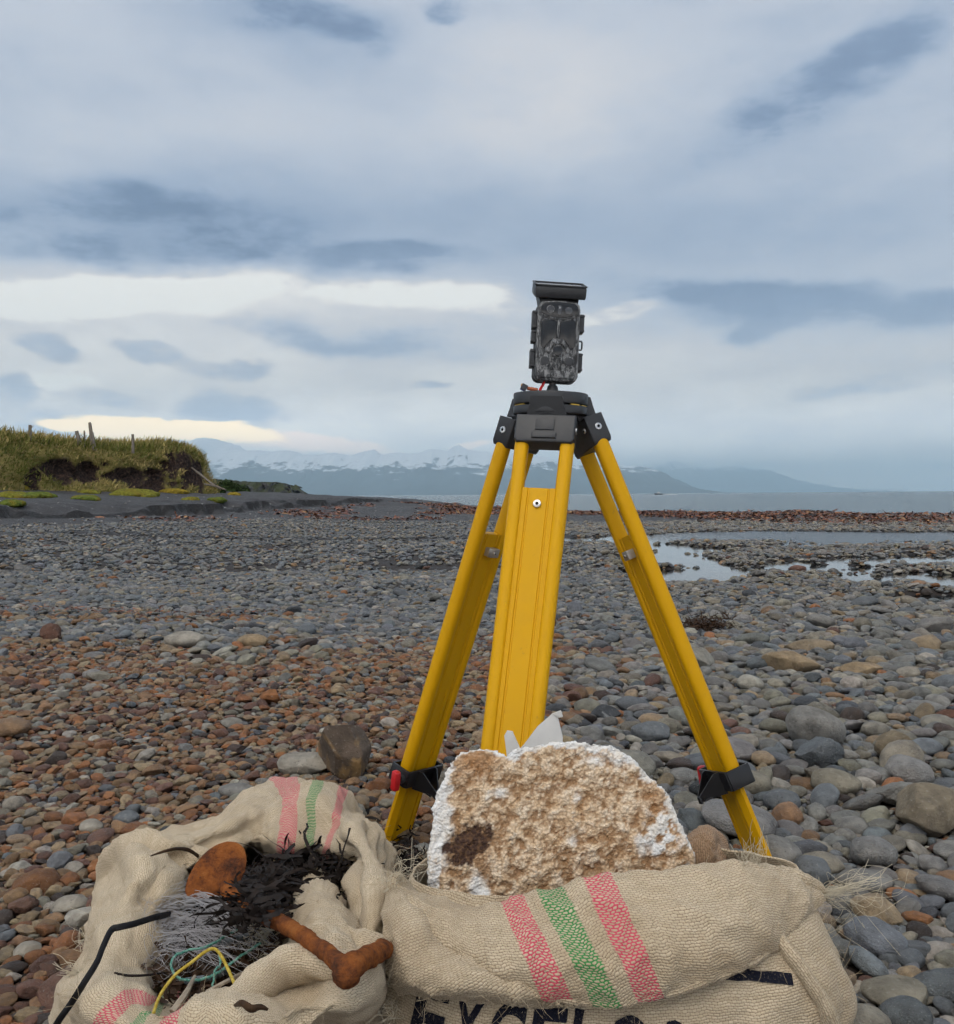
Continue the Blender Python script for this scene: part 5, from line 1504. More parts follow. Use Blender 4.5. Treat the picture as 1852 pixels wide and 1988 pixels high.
# printed letters lie on the body cloth
def ink(b):
    pos = b.new('ShaderNodeNewGeometry').outputs['Position']
    n = b.noise(pos, 420, 3, .7); g = b.noise(pos, 60, 3, .6)
    m = b.rng(b.add(b.mul(n, .7), b.mul(g, .3)), .56, .66)
    return {'Base Color': b.mix(m, (0.012, 0.013, 0.022), (0.20, 0.165, 0.12)), 'Normal': b.bump(n, .8, .002)}
material('black_ink', ink, 0.95, 0.1)
def on_body(p, lift=0.0022):
    d = (Vector((0, 1, -0.12))).normalized()
    h = bvh.ray_cast(Vector(p) - d * 0.35, d)
    if h[0] is None: return None
    nrm = h[1] if h[1].dot(d) < 0 else -h[1]
    return h[0] + nrm * lift
def print_shape(name, polys2d, to_world, parent):
    bm = bmesh.new()
    for me_ in polys2d: bm.from_mesh(me_)
    for _ in range(5):
        ed = [e for e in bm.edges if e.calc_length() > 0.006]
        if not ed: break
        bmesh.ops.subdivide_edges(bm, edges=ed, cuts=1)
        bmesh.ops.triangulate(bm, faces=bm.faces[:])
    org = origin(parent); dead = []
    for v in bm.verts:
        q = on_body(to_world(v.co.x, v.co.y))
        if q is None: dead.append(v)
        else: v.co = q - org
    bmesh.ops.delete(bm, geom=dead, context='VERTS')
    me_ = bpy.data.meshes.new(name); bm.to_mesh(me_); bm.free()
    return link(name, me_, 'black_ink', parent)
def glyph(ch, size, bold=0.0):
    cu = bpy.data.curves.new('glyph', 'FONT'); cu.body = ch; cu.size = size; cu.offset = bold; cu.resolution_u = 4
    ob = bpy.data.objects.new('glyph', cu); COL.objects.link(ob)
    bpy.context.view_layer.update()
    me_ = bpy.data.meshes.new_from_object(ob.evaluated_get(bpy.context.evaluated_depsgraph_get()))
    bpy.data.objects.remove(ob); bpy.data.curves.remove(cu)
    xs = [v.co.x for v in me_.vertices]
    return me_, min(xs), max(xs)
LET = [('E', 812, 1936, 66), ('X', 888, 1939, 62), ('C', 962, 1943, 66), ('E', 1040, 1950, 66), ('L', 1118, 1953, 52), ('S', 1192, 1962, 60), ('O', 1276, 1971, 66)]
for ch, px, py, wpx in LET:
    size = 0.105
    g, x0, x1 = glyph(ch, size, 0.0028)
    tl = P(px, py, 1.17); sx_ = wpx * 1.17 / F / max(1e-4, (x1 - x0))
    caph = size * 0.729
    def tw(x, y, tl=tl, x0=x0, sx_=sx_, caph=caph):
        return tl + Vector(((x - x0) * sx_ + (y - caph) * 0.22, 0, (y - caph) * 1.0 - (x - x0) * sx_ * 0.10))
    print_shape('printed_letter', [g], tw, RS)
g, x0, x1 = glyph('S', 0.07, 0.003)
tl = P(1440, 1800, 1.2); print_shape('printed_letter', [g], lambda x, y: tl + Vector(((x - x0), 0, y - 0.051)), RS)
bar = mesh_from('bar', [(0, 0, 0), (.105, 0, 0), (.105, .0125, 0), (0, .0125, 0)], [(0, 1, 2, 3)], smooth=False)
bl_ = P(1385, 1895, 1.2); print_shape('printed_bar', [bar], lambda x, y: bl_ + Vector((x, 0, y - x * .13)), RS)

# ------------------------------------------------------------------ foam block
FO = [(836, 1900), (830, 1790), (829, 1700), (837, 1600), (846, 1540), (868, 1492), (892, 1464), (930, 1452), (962, 1456), (984, 1470), (1000, 1454), (1060, 1441), (1130, 1437), (1190, 1449), (1230, 1470), (1262, 1507), (1296, 1545), (1320, 1590), (1336, 1632), (1350, 1662), (1353, 1692), (1346, 1740), (1330, 1800), (1310, 1900)]
fo2 = []
for (x1, y1), (x2, y2) in zip(FO, FO[1:] + FO[:1]):
    for k in range(6): fo2.append((x1 + (x2 - x1) * k / 6, y1 + (y2 - y1) * k / 6))
def fd(py): return 1.315 + (1790 - py) / 353 * 0.05
bm = bmesh.new()
fv = [bm.verts.new(P(x, y, fd(y))) for x, y in fo2]
cxm = P(1090, 1650, 1.35)
bv = []
for v in fv:
    q = v.co.copy() + Vector((0, 0.115, -0.045 * max(0, min(1, (v.co.z - .2) / .2)))); q = q + (cxm - v.co) * 0.05; bv.append(bm.verts.new(q))
n_ = len(fv)
bm.faces.new(fv); bm.faces.new(bv[::-1])
for i in range(n_): bm.faces.new((fv[i], bv[i], bv[(i + 1) % n_], fv[(i + 1) % n_]))
bmesh.ops.recalc_face_normals(bm, faces=bm.faces[:]); bmesh.ops.triangulate(bm, faces=bm.faces[:])
me0 = bpy.data.meshes.new('foam_block'); bm.to_mesh(me0); bm.free()
ob0 = bpy.data.objects.new('foam_block', me0); COL.objects.link(ob0)
rm = ob0.modifiers.new('r', 'REMESH'); rm.mode = 'VOXEL'; rm.voxel_size = 0.0031
sm_ = ob0.modifiers.new('s', 'SMOOTH'); sm_.iterations = 5; sm_.factor = 0.6
bpy.context.view_layer.update()
me1 = bpy.data.meshes.new_from_object(ob0.evaluated_get(bpy.context.evaluated_depsgraph_get()))
bpy.data.objects.remove(ob0)
nv_ = len(me1.vertices)
co = np.zeros(nv_ * 3, np.float32); me1.vertices.foreach_get('co', co); co = co.reshape(-1, 3)
no = np.zeros(nv_ * 3, np.float32); me1.vertices.foreach_get('normal', no); no = no.reshape(-1, 3)
poly = np.array(FO, float)
def poly_dist(px, py):
    d = np.full(len(px), 1e9)
    for (x1, y1), (x2, y2) in zip(FO[:-1], FO[1:]):
        vx_, vy_ = x2 - x1, y2 - y1
        t = np.clip(((px - x1) * vx_ + (py - y1) * vy_) / (vx_ * vx_ + vy_ * vy_), 0, 1)
        d = np.minimum(d, np.hypot(px - x1 - t * vx_, py - y1 - t * vy_))
    return d
# face coordinates in photo units, measured on the block's own front face
spx = CX + F * (co[:, 0]) / (co[:, 1]); spy = 960 + F * (CAM_H - co[:, 2]) / co[:, 1]
rimd = poly_dist(spx, spy)
bead = np.zeros(nv_); lump = np.zeros(nv_); ns = np.zeros(nv_)
for i in range(nv_):
    v = Vector(co[i])
    d_, _p = mnoise.voronoi(v * 175.0)
    bead[i] = d_[0]
    lump[i] = mnoise.fractal(v * 34.0, 0.9, 2.0, 3)
    ns[i] = mnoise.fractal(v * 75.0 + Vector((9, 2, 5)), 0.8, 2.0, 4)
front = np.clip(-no[:, 1], 0, 1)
co2 = co + no * (0.0044 * (0.45 - bead) + 0.0034 * lump + 0.0036 * ns)[:, None]
def sp(px, py, rx, ry): return np.exp(-(((spx - px) / rx) ** 2 + ((spy - py) / ry) ** 2))
white = sstep(-(rimd + 16 * ns + 12 * lump), -20, -4) + (1 - sstep(front, .35, .7))
white = white + 1.1 * sp(925, 1732, 24, 36) + .9 * sp(1290, 1610, 42, 40) * (ns > -.1) + .8 * sp(1265, 1650, 40, 24) + .7 * sp(965, 1545, 24, 16) + .8 * sp(860, 1600, 22, 60) + .6 * sp(1180, 1480, 80, 26) + .5 * sp(1120, 1550, 20, 20) + .55 * sp(1110, 1640, 22, 14) + .5 * sp(850, 1680, 16, 40)
white = white - 1.4 * sp(920, 1482, 36, 26)
white = sstep(white + .35 * ns, .30, .80)
stain = sstep(sp(892, 1655, 52, 34) + .8 * sp(925, 1622, 40, 26) + .45 * ns + .25 * lump, .50, .64) + .8 * sstep(sp(968, 1752, 16, 13) + .3 * ns, .55, .7) + .75 * sstep(sp(846, 1755, 14, 12) + .3 * ns, .5, .7)
rust = np.clip(.75 * sp(920, 1480, 42, 30) + .4 * sp(1270, 1560, 30, 40) + .3 * sp(1300, 1640, 60, 50), 0, 1)
co2 = co2 + no * (-0.004 * stain)[:, None]
me1.vertices.foreach_set('co', (co2 - np.array([0.2, 1.36, 0.0])).astype(np.float32).ravel())
for nm, arr in (('white', white), ('stain', np.clip(stain, 0, 1)), ('rust', rust), ('pit', np.clip(bead * 1.0 - .45 * lump - .55 * ns, -1, 2))):
    at = me1.attributes.new(nm, 'FLOAT', 'POINT'); at.data.foreach_set('value', arr.astype(np.float32))
me1.polygons.foreach_set('use_smooth', np.ones(len(me1.polygons), bool)); me1.update()
def foam_mat(b):
    at = lambda n: b.new('ShaderNodeAttribute', attribute_name=n).outputs['Fac']
    pos = b.new('ShaderNodeTexCoord').outputs['Object']
    n = b.noise(pos, 45, 4, .65); f = b.noise(pos, 230, 3, .7)
    br = b.ramp(n, [(0.32, (0.60, 0.41, 0.245)), (0.5, (0.74, 0.565, 0.385)), (0.66, (0.82, 0.69, 0.53))])
    br = b.mix(b.rng(at('pit'), .35, .8, 0, .85), br, (0.30, 0.165, 0.075))
    br = b.mix(b.rng(at('pit'), .05, -.3, 0, .6), br, (0.82, 0.75, 0.64))
    br = b.mix(at('rust'), br, (0.36, 0.16, 0.05))
    wh = b.mix(b.rng(n, .4, .65, 0, .55), (0.82, 0.82, 0.81), (0.72, 0.63, 0.51))
    c = b.mix(at('white'), br, wh)
    st = b.mix(f, (0.035, 0.02, 0.016), (0.09, 0.05, 0.035))
    c = b.mix(at('stain'), c, st)
    vd = b.voronoi(pos, 210)
    c = b.mix(b.mul(b.rng(vd, .45, .8, 0, .45), b.sub(1.0, at('white'))), c, (0.22, 0.12, 0.055))
    return {'Base Color': c, 'Normal': b.bump(b.add(b.sub(b.mul(f, .4), b.mul(vd, .8)), b.mul(n, .4)), .9, .004)}
material('polystyrene', foam_mat, 0.85, 0.25)
me1.materials.clear()
foam = link('foam_block', me1, 'polystyrene', None, (0.2, 1.36, 0.0))
tag(foam, 'weathered brown and white foam block with a dark stain, standing in the printed sack', 'foam block')

# torn plastic sheet behind the foam
simple('grey_plastic', (0.60, 0.585, 0.56), 0.5, .4, 0, 60, .08)
TP = empty('plastic_shard', P(1050, 1450, 1.47), 'torn pale grey plastic sheet sticking up behind the foam block', 'plastic sheet')
def shard(pts, th=0.003):
    V = [Vector(P(*p)) for p in pts]; n = len(V); V2 = [v + Vector((0.001, th, 0.0005)) for v in V]
    m_ = MB(); m_.add(V + V2, [tuple(range(n)), tuple(range(n, 2 * n))[::-1]] + [(i, (i + 1) % n, n + (i + 1) % n, n + i) for i in range(n)], False)
    return m_
shard([(990, 1472, 1.455), (1015, 1448, 1.46), (1042, 1412, 1.465), (1072, 1386, 1.47), (1082, 1392, 1.475), (1092, 1432, 1.475), (1090, 1475, 1.47)]).build('sheet', 'grey_plastic', TP)
shard([(1072, 1386, 1.47), (1088, 1380, 1.462), (1092, 1392, 1.462), (1082, 1394, 1.474)]).build('curled_tip', 'grey_plastic', TP)
shard([(985, 1478, 1.45), (979, 1428, 1.45), (984, 1419, 1.45), (994, 1421, 1.45), (1008, 1452, 1.453), (1012, 1480, 1.455)]).build('torn_strip', 'grey_plastic', TP)

# ------------------------------------------------------------------ left sack, open and full of beach litter
LS = empty('burlap_sack', (-0.30, 1.38, 0.0), 'crumpled open burlap sack filled with nets, seaweed and rusty iron', 'sack')
ST = [  # O (outer), C (crest), I (inner lip), D (inside), each px, py, z
    [(168, 1850, .09), (222, 1800, .20), (302, 1792, .185), (328, 1802, .11)],
    [(196, 1740, .13), (258, 1708, .24), (322, 1748, .20), (350, 1766, .11)],
    [(228, 1668, .16), (305, 1648, .25), (378, 1692, .21), (398, 1716, .11)],
    [(372, 1600, .18), (430, 1604, .26), (468, 1655, .215), (480, 1684, .11)],
    [(475, 1557, .19), (515, 1562, .27), (515, 1642, .225), (525, 1672, .11)],
    [(575, 1531, .19), (582, 1545, .265), (572, 1650, .22), (572, 1678, .11)],
    [(652, 1549, .19), (650, 1572, .265), (628, 1655, .215), (612, 1690, .11)],
    [(712, 1602, .18), (698, 1640, .26), (682, 1672, .21), (660, 1700, .10)],
    [(748, 1690, .16), (728, 1730, .25), (694, 1752, .21), (670, 1768, .10)],
    [(758, 1800, .14), (722, 1830, .235), (645, 1838, .20), (605, 1838, .11)],
    [(752, 1930, .12), (690, 1925, .235), (600, 1885, .205), (565, 1872, .11)],
    [(630, 2040, .11), (560, 1985, .24), (500, 1940, .205), (488, 1918, .11)],
    [(430, 2080, .11), (400, 1990, .235), (385, 1962, .21), (392, 1940, .11)],
    [(190, 2060, .10), (228, 1992, .215), (284, 1968, .20), (312, 1945, .11)],
    [(112, 1975, .08), (186, 1900, .21), (292, 1880, .185), (320, 1878, .11)]]
G4 = []
for s_ in ST:
    O, C_, I_, D_ = [Vector(PZ(*q)) for q in s_]
    ctr = Vector((-0.30, 1.38, 0))
    B0 = Vector((O.x, O.y, 0)); B0 = ctr + (B0 - ctr) * 0.97; B0.z = -0.01
    Ob = O.copy(); Ob.z *= .5; Ob = ctr + (Ob - ctr) * 1.015; Ob.z = O.z * .5
    G4.append([B0, Ob, O, O.lerp(C_, .55) + Vector((0, 0, .012)), C_, C_.lerp(I_, .55) + Vector((0, 0, .010)), I_, D_])
UL = np.concatenate([[0], np.cumsum([(G4[(i + 1) % 15][4] - G4[i][4]).length for i in range(15)])])
def ub(i, w): return (UL[int(i)] + (i - int(i)) * (UL[int(i) + 1] - UL[int(i)]) - w, UL[int(i)] + (i - int(i)) * (UL[int(i) + 1] - UL[int(i)]) + w)
burlap_mat('striped_light_burlap', [(*ub(4.75, .022), PINK), (*ub(5.45, .014), GREEN), (*ub(6.1, .021), PINK), (*ub(13.15, .012), PINK), (*ub(12.78, .011), GREEN), (*ub(12.35, .015), PINK)], (1.10, 1.06, 1.0), .0058, .0029)
burlap_mat('light_burlap', [], (1.10, 1.06, 1.0), .0058, .0029)
def folds(UU, VV):
    t = UU / UL[-1]
    f = 0.010 * np.sin(t * 2 * np.pi * 9 + VV * 16) * sstep(VV, .12, .22)
    # a deep pleat on the upper left where the rim folds over itself
    c = ub(1.75, 0)[0]
    f = f - 0.030 * np.exp(-((UU - c - (VV - .25) * .25) / 0.012) ** 2) * sstep(VV, .14, .20) + 0.016 * sstep(UU, c, c + .02) * sstep(-UU, -(c + .30), -(c + .12)) * sstep(VV, .12, .2)
    c2 = ub(9.2, 0)[0]
    f = f - 0.022 * np.exp(-((UU - c2) / 0.014) ** 2) * sstep(VV, .14, .22)
    c3 = ub(7.6, 0)[0]
    f = f + 0.010 * np.sin((VV - .2) * 70) * np.exp(-((UU - c3) / .12) ** 2)
    return f
ls, lsA, lsN = cloth('sack_rim', G4, 'striped_light_burlap', LS, 210, 84, closed=True, wrinkle=0.012, wscale=9, U=UL, seed=21, disp=folds)
# folds inside the mouth
tg = [[(588, 1706, .165), (604, 1694, .20), (626, 1700, .20), (645, 1738, .165)],
      [(566, 1738, .17), (600, 1730, .235), (636, 1744, .245), (672, 1778, .215)],
      [(552, 1785, .17), (596, 1780, .25), (645, 1792, .265), (700, 1815, .23)],
      [(548, 1835, .17), (598, 1838, .245), (650, 1850, .262), (716, 1868, .225)],
      [(560, 1880, .16), (604, 1890, .225), (655, 1898, .24), (712, 1906, .215)]]
tf, tfA, tfN = cloth('inner_fold', np.swapaxes(np.array([[tuple(PZ(*c)) for c in r] for r in tg]), 0, 1), 'light_burlap', LS, 60, 70, wrinkle=.007, wscale=11, seed=25)
r1, r1P = roll('rolled_edge', [PZ(655, 1893, .225), PZ(590, 1874, .245), PZ(542, 1882, .245), PZ(500, 1915, .24), PZ(440, 1962, .235), PZ(390, 2010, .23)], [.016, .026, .030, .027, .024, .02], 'light_burlap', LS, 18, 9, .8, .006, 4)
r2, r2P = roll('rolled_edge', [PZ(560, 1868, .245), PZ(610, 1868, .255), PZ(660, 1880, .25), PZ(700, 1900, .24)], [.012, .022, .022, .012], 'light_burlap', LS, 16, 9, .8, .006, 7)
fuzz(LS, [(lsA[:, 28:], lsN[:, 28:]), (tfA, tfN)], 1500, seed=9)
mm = MB(); fray(mm, PZ(258, 1975, .16), PZ(215, 1925, .15), 0, .01)
fray(mm, P(150, 1890, 1.30), P(118, 1872, 1.30), 30, .010, 0.0004, seed=31, wav=.25)
fray(mm, P(165, 1840, 1.33), P(150, 1800, 1.33), 12, .014, seed=32, wav=.8); fray(mm, P(170, 1960, 1.2), P(140, 1930, 1.2), 16, .016, seed=33, wav=.8)
o = mm.build('frayed_strands', 'pale_fibre', LS, autosmooth=False); o['kind'] = 'stuff'

# ---- what is in it
def weed_mat(name, c0, c1, rough=.5):
    def fn(b):
        pos = b.new('ShaderNodeNewGeometry').outputs['Position']
        n = b.noise(pos, 60, 4, .65)
        return {'Base Color': b.mix(b.rng(n, .3, .7), c0, c1), 'Roughness': b.rng(n, .3, .7, rough * .7, min(1, rough * 1.4)), 'Normal': b.bump(b.noise(pos, 240, 3, .6), .6, .002)}
    return material(name, fn, rough, .22)
weed_mat('dark_weed', (0.006, 0.005, 0.005), (0.030, 0.021, 0.017), .65)
weed_mat('brown_weed', (0.025, 0.014, 0.009), (0.075, 0.040, 0.020), .6)
weed_mat('litter_soil', (0.008, 0.006, 0.005), (0.040, 0.026, 0.018), .9)
def ribbons(m, centre_fn, n, length, width, seed, up=.3, kinks=5, droop=0.0):
    rg = np.random.default_rng(seed)
    for _ in range(n):
        p = Vector(centre_fn(rg)); L = rg.uniform(*length); d = Vector((rg.normal(), rg.normal(), rg.normal() * up)).normalized()
        wv = Vector(rg.normal(size=3)); w = rg.uniform(*width); V = []; K = kinks + 1
        for k in range(K):
            side = d.cross(wv); side = side.normalized() if side.length > 1e-6 else Vector((1, 0, 0))
            ww = w * (0.35 + 0.65 * math.sin(math.pi * (0.12 + 0.8 * k / (K - 1))))
            V += [p - side * ww, p + side * ww]
            p = p + d * (L / K); d = (d + Vector((rg.normal(), rg.normal(), rg.normal() * up - droop)) * 0.42).normalized(); wv = wv + Vector(rg.normal(size=3)) * .35
        m.add(V, [(2 * k, 2 * k + 1, 2 * k + 3, 2 * k + 2) for k in range(K - 1)])
# the dark heap itself
inner = [g[7] for g in G4]
cc = PZ(455, 1800, .175)
NA = 60; NR = 14
ringp = cr_rows(np.array([tuple(p) for p in inner]), NA, True)
Vh = []
for a in range(NA):
    for k in range(NR):
        f = k / (NR - 1); p = np.array(tuple(cc)) * (1 - f) + ringp[a] * f
        z = 0.085 + (0.175 - 0.085) * math.cos(f * math.pi / 2) + 0.020 * mnoise.fractal(Vector((p[0] * 18, p[1] * 18, 3)), 1, 2, 4) * (1 - f * .5)
        Vh.append((p[0], p[1], z))
hpm = mesh_from('litter_heap', np.array(Vh) - np.array([-.30, 1.38, 0.0]), grid_faces(NA, NR, True))
heap = link('litter_heap', hpm, 'litter_soil', None, (-.30, 1.38, 0)); tag(heap, 'dark heap of rotting weed and debris filling the left sack', 'debris', kind='stuff')
def in_px(x0, x1, y0, y1, z0, z1): return lambda rg: PZ(rg.uniform(x0, x1), rg.uniform(y0, y1), rg.uniform(z0, z1))
m = MB()
ribbons(m, in_px(500, 640, 1655, 1715, .18, .232), 110, (.06, .15), (.0012, .0045), 41, up=.12, kinks=9)
ribbons(m, in_px(470, 570, 1690, 1780, .18, .232), 130, (.05, .13), (.0012, .004), 42, up=.12, kinks=9)
ribbons(m, in_px(650, 672, 1660, 1730, .17, .235), 34, (.04, .09), (.0015, .004), 43, up=.25, kinks=8)
ribbons(m, in_px(455, 535, 1700, 1775, .225, .248), 90, (.05, .11), (.0012, .0042), 48, up=.12, kinks=10)
ribbons(m, in_px(452, 520, 1712, 1785, .262, .278), 80, (.03, .08), (.0012, .005), 50, up=.15, kinks=9)
ribbons(m, in_px(500, 640, 1655, 1730, .20, .238), 22, (.06, .10), (.004, .008), 49, up=.1, kinks=9)
sw = m.build('seaweed', 'dark_weed', None, PZ(560, 1700, .15), autosmooth=False)
tag(sw, 'black leathery seaweed in the upper half of the left sack', 'seaweed', kind='stuff')
m = MB()
ribbons(m, in_px(310, 420, 1880, 1960, .15, .20), 110, (.03, .09), (.0012, .0045), 44, kinks=8)
ribbons(m, in_px(420, 530, 1850, 1930, .15, .20), 110, (.03, .09), (.0012, .004), 45, kinks=8)
ribbons(m, in_px(305, 330, 1730, 1880, .16, .20), 26, (.02, .06), (.002, .005), 46)
ribbons(m, in_px(470, 560, 1800, 1860, .16, .20), 26, (.03, .08), (.002, .005), 47)
sw = m.build('seaweed', 'brown_weed', None, PZ(400, 1920, .12), autosmooth=False)
tag(sw, 'shredded brown seaweed and twigs in the lower part of the left sack', 'seaweed', kind='stuff')
def tendril(name, pts, rad, mat, label, cat, flat=1.0, n=6, k=8, wob=0.0, sd_=0):
    c = catmull([tuple(p) for p in pts], k)
    if wob: c = c + np.random.default_rng(sd_).normal(size=c.shape) * wob
    m = MB(); m.tube(list(map(Vector, c)), rad if not hasattr(rad, '__len__') else list(cr_rows(np.array(rad, float)[:, None], len(c))[:, 0]), n, True, flat)
    return tag(m.build(name, mat, None, Vector(c[0])), label, cat)
tendril('seaweed_frond', [PZ(655, 1690, .235), PZ(662, 1668, .26), PZ(668, 1645, .28), PZ(675, 1625, .295), PZ(679, 1608, .305)], [.004, .003, .002, .0018, .003], 'dark_weed', 'thin dark seaweed frond standing up at the right rim of the open sack', 'seaweed', .5)
tendril('seaweed_frond', [PZ(292, 1662, .27), PZ(312, 1655, .275), PZ(340, 1648, .272), PZ(365, 1650, .26), PZ(385, 1662, .235)], [.001, .002, .0025, .003, .003], 'brown_weed', 'dark seaweed strip lying across the upper left rim of the open sack', 'seaweed', .5)
tendril('seaweed_frond', [PZ(455, 1952, .262), PZ(470, 1948, .272), PZ(488, 1958, .268), PZ(505, 1955, .268), PZ(520, 1960, .262)], [.0015, .004, .005, .0035, .0015], 'brown_weed', 'curled brown seaweed scrap on the front roll of the open sack', 'seaweed', .45)
tendril('twig', [PZ(222, 1889, .235), PZ(250, 1894, .232), PZ(285, 1893, .225), PZ(320, 1888, .215)], [.0016, .0018, .0016, .001], 'dark_weed', 'thin black twig lying on the left rim of the open sack', 'twig')
simple('nylon', (0.40, 0.385, 0.39), 0.4, .4)
rg = np.random.default_rng(77); m = MB()
for k in range(150):    # long strands combed across the heap
    y0 = rg.uniform(1722, 1850)
    a = PZ(rg.uniform(296, 345), y0, rg.uniform(.185, .225)); b_ = PZ(rg.uniform(400, 545), y0 + rg.normal(22, 22), rg.uniform(.19, .225))
    c1 = a.lerp(b_, .3) + Vector((rg.normal() * .006, rg.normal() * .012, abs(rg.normal(.010, .008)))); c2 = a.lerp(b_, .7) + Vector((rg.normal() * .006, rg.normal() * .014, abs(rg.normal(.010, .008))))
    strand(m, catmull([a, c1, c2, b_], 6), rg.uniform(.00025, .00042), 3)
for k in range(70):     # loose loops that hang over the edge
    a = PZ(rg.uniform(300, 420), rg.uniform(1760, 1880), rg.uniform(.19, .23)); r1_, r2_ = rg.uniform(.01, .035, 2); ph_ = rg.uniform(0, 6.28); tl_ = rg.normal(0, .4, 2)
    strand(m, [a + Vector((r1_ * math.cos(t + ph_), r2_ * math.sin(t + ph_) * .8, .012 * math.sin(2 * t) + tl_[0] * r1_ * math.cos(t) * .5)) for t in np.linspace(0, rg.uniform(2.5, 5), 12)], .0003, 3)
for k in range(26):   # a combed bundle
    a = PZ(365 + rg.normal() * 8, 1745 + rg.normal() * 10, .235); b_ = PZ(455 + rg.normal() * 14, 1790 + rg.normal() * 14, .232)
    strand(m, catmull([a, a.lerp(b_, .4) + Vector((0, 0, .012 + rg.normal() * .003)), b_], 6), .0004, 3)
fl_ = m.build('fishing_line', 'nylon', None, PZ(400, 1790, .15), autosmooth=False)
tag(fl_, 'tangle of pale grey nylon fishing line in the left sack', 'fishing line', kind='stuff')
m = MB()   # white tuft of line on the right
for k in range(60):
    a = PZ(505 + rg.normal() * 10, 1822 + rg.normal() * 9, .20); 
    c1 = a + Vector(rg.normal(size=3)) * .016; b_ = c1 + Vector(rg.normal(size=3)) * .022
    strand(m, catmull([a, c1, b_], 5), .0005, 3)
tag(m.build('fishing_line', 'pale_fibre', None, PZ(505, 1822, .17), autosmooth=False), 'small whitish tuft of frayed line below the rusty bar', 'fishing line', kind='stuff')
def rope_mat(name, c0, c1):
    def fn(b):
        pos = b.new('ShaderNodeNewGeometry').outputs['Position']
        n = b.noise(pos, 170, 3, .6)
        return {'Base Color': b.mix(b.rng(n, .42, .58), c0, c1), 'Normal': b.bump(b.voronoi(pos, 420), .8, .001)}
    return material(name, fn, .7, .3)
rope_mat('green_rope', (0.06, 0.22, 0.17), (0.22, 0.42, 0.34)); rope_mat('yellow_rope', (0.40, 0.28, 0.03), (0.55, 0.42, 0.08)); rope_mat('grey_rope', (0.06, 0.075, 0.085), (0.14, 0.16, 0.17))
tendril('rope', [PZ(505, 1832, .215), PZ(465, 1858, .225), PZ(440, 1876, .22), PZ(420, 1890, .215), PZ(385, 1902, .21), PZ(350, 1900, .215), PZ(333, 1880, .225), PZ(338, 1858, .235), PZ(362, 1846, .235), PZ(400, 1838, .23), PZ(430, 1822, .225), PZ(470, 1800, .21)], .0017, 'green_rope', 'pale green twisted twine looped in the open sack', 'rope', 1, 8, 8, .0004, 1)
tendril('rope', [PZ(425, 1848, .225), PZ(428, 1872, .225), PZ(418, 1885, .225), PZ(412, 1920, .21), PZ(404, 1945, .2)], .0014, 'green_rope', 'short end of green twine hanging below the loop', 'rope', 1, 8, 8, .0004, 2)
tendril('rope', [PZ(296, 1972, .215), PZ(312, 1930, .222), PZ(340, 1893, .235), PZ(372, 1868, .248), PZ(398, 1848, .255), PZ(415, 1842, .255), PZ(427, 1852, .25), PZ(443, 1882, .24), PZ(460, 1922, .232)], .0020, 'yellow_rope', 'stiff yellow cord bent like a gable over the green twine', 'rope', 1, 8, 7)
tendril('rope', [PZ(412, 1955, .2), PZ(450, 1938, .205), PZ(490, 1922, .205)], .0052, 'grey_rope', 'thick grey rope end near the front roll of the open sack', 'rope', 1, 10)
tendril('rope', [PZ(360, 1905, .2), PZ(405, 1898, .205), PZ(440, 1885, .2)], .0045, 'grey_rope', 'thick dark grey rope under the green twine loop', 'rope', 1, 10)
tendril('rope', [PZ(400, 1838, .218), PZ(440, 1828, .218), PZ(480, 1818, .21)], .0045, 'grey_rope', 'thick grey rope just below the fishing line tangle', 'rope', 1, 10)
weed_mat('bleached_wood', (0.22, 0.18, 0.14), (0.42, 0.36, 0.28), .8)
tendril('driftwood_stick', [PZ(378, 1895, .21), PZ(360, 1930, .215), PZ(335, 1965, .205)], [.002, .004, .005], 'bleached_wood', 'short bleached stick poking out at the lower left of the sack filling', 'stick')
tendril('driftwood_stick', [PZ(400, 1925, .21), PZ(440, 1905, .215), PZ(470, 1890, .21)], [.002, .003, .003], 'bleached_wood', 'thin pale stick behind the yellow cord end', 'stick')
simple('black_rubber', (0.008, 0.008, 0.010), 0.6, .3, 0, 90, .3)
tendril('strap', [PZ(330, 1775, .225), PZ(300, 1781, .25), PZ(262, 1793, .262), PZ(232, 1800, .265), PZ(216, 1806, .263), PZ(200, 1838, .255), PZ(188, 1868, .245), PZ(165, 1905, .235), PZ(140, 1945, .21), PZ(108, 1992, .18), PZ(90, 2040, .1)], [.0043] * 11, 'black_rubber', 'black strap hanging out over the left rim of the open sack', 'strap', .4, 10, 8)

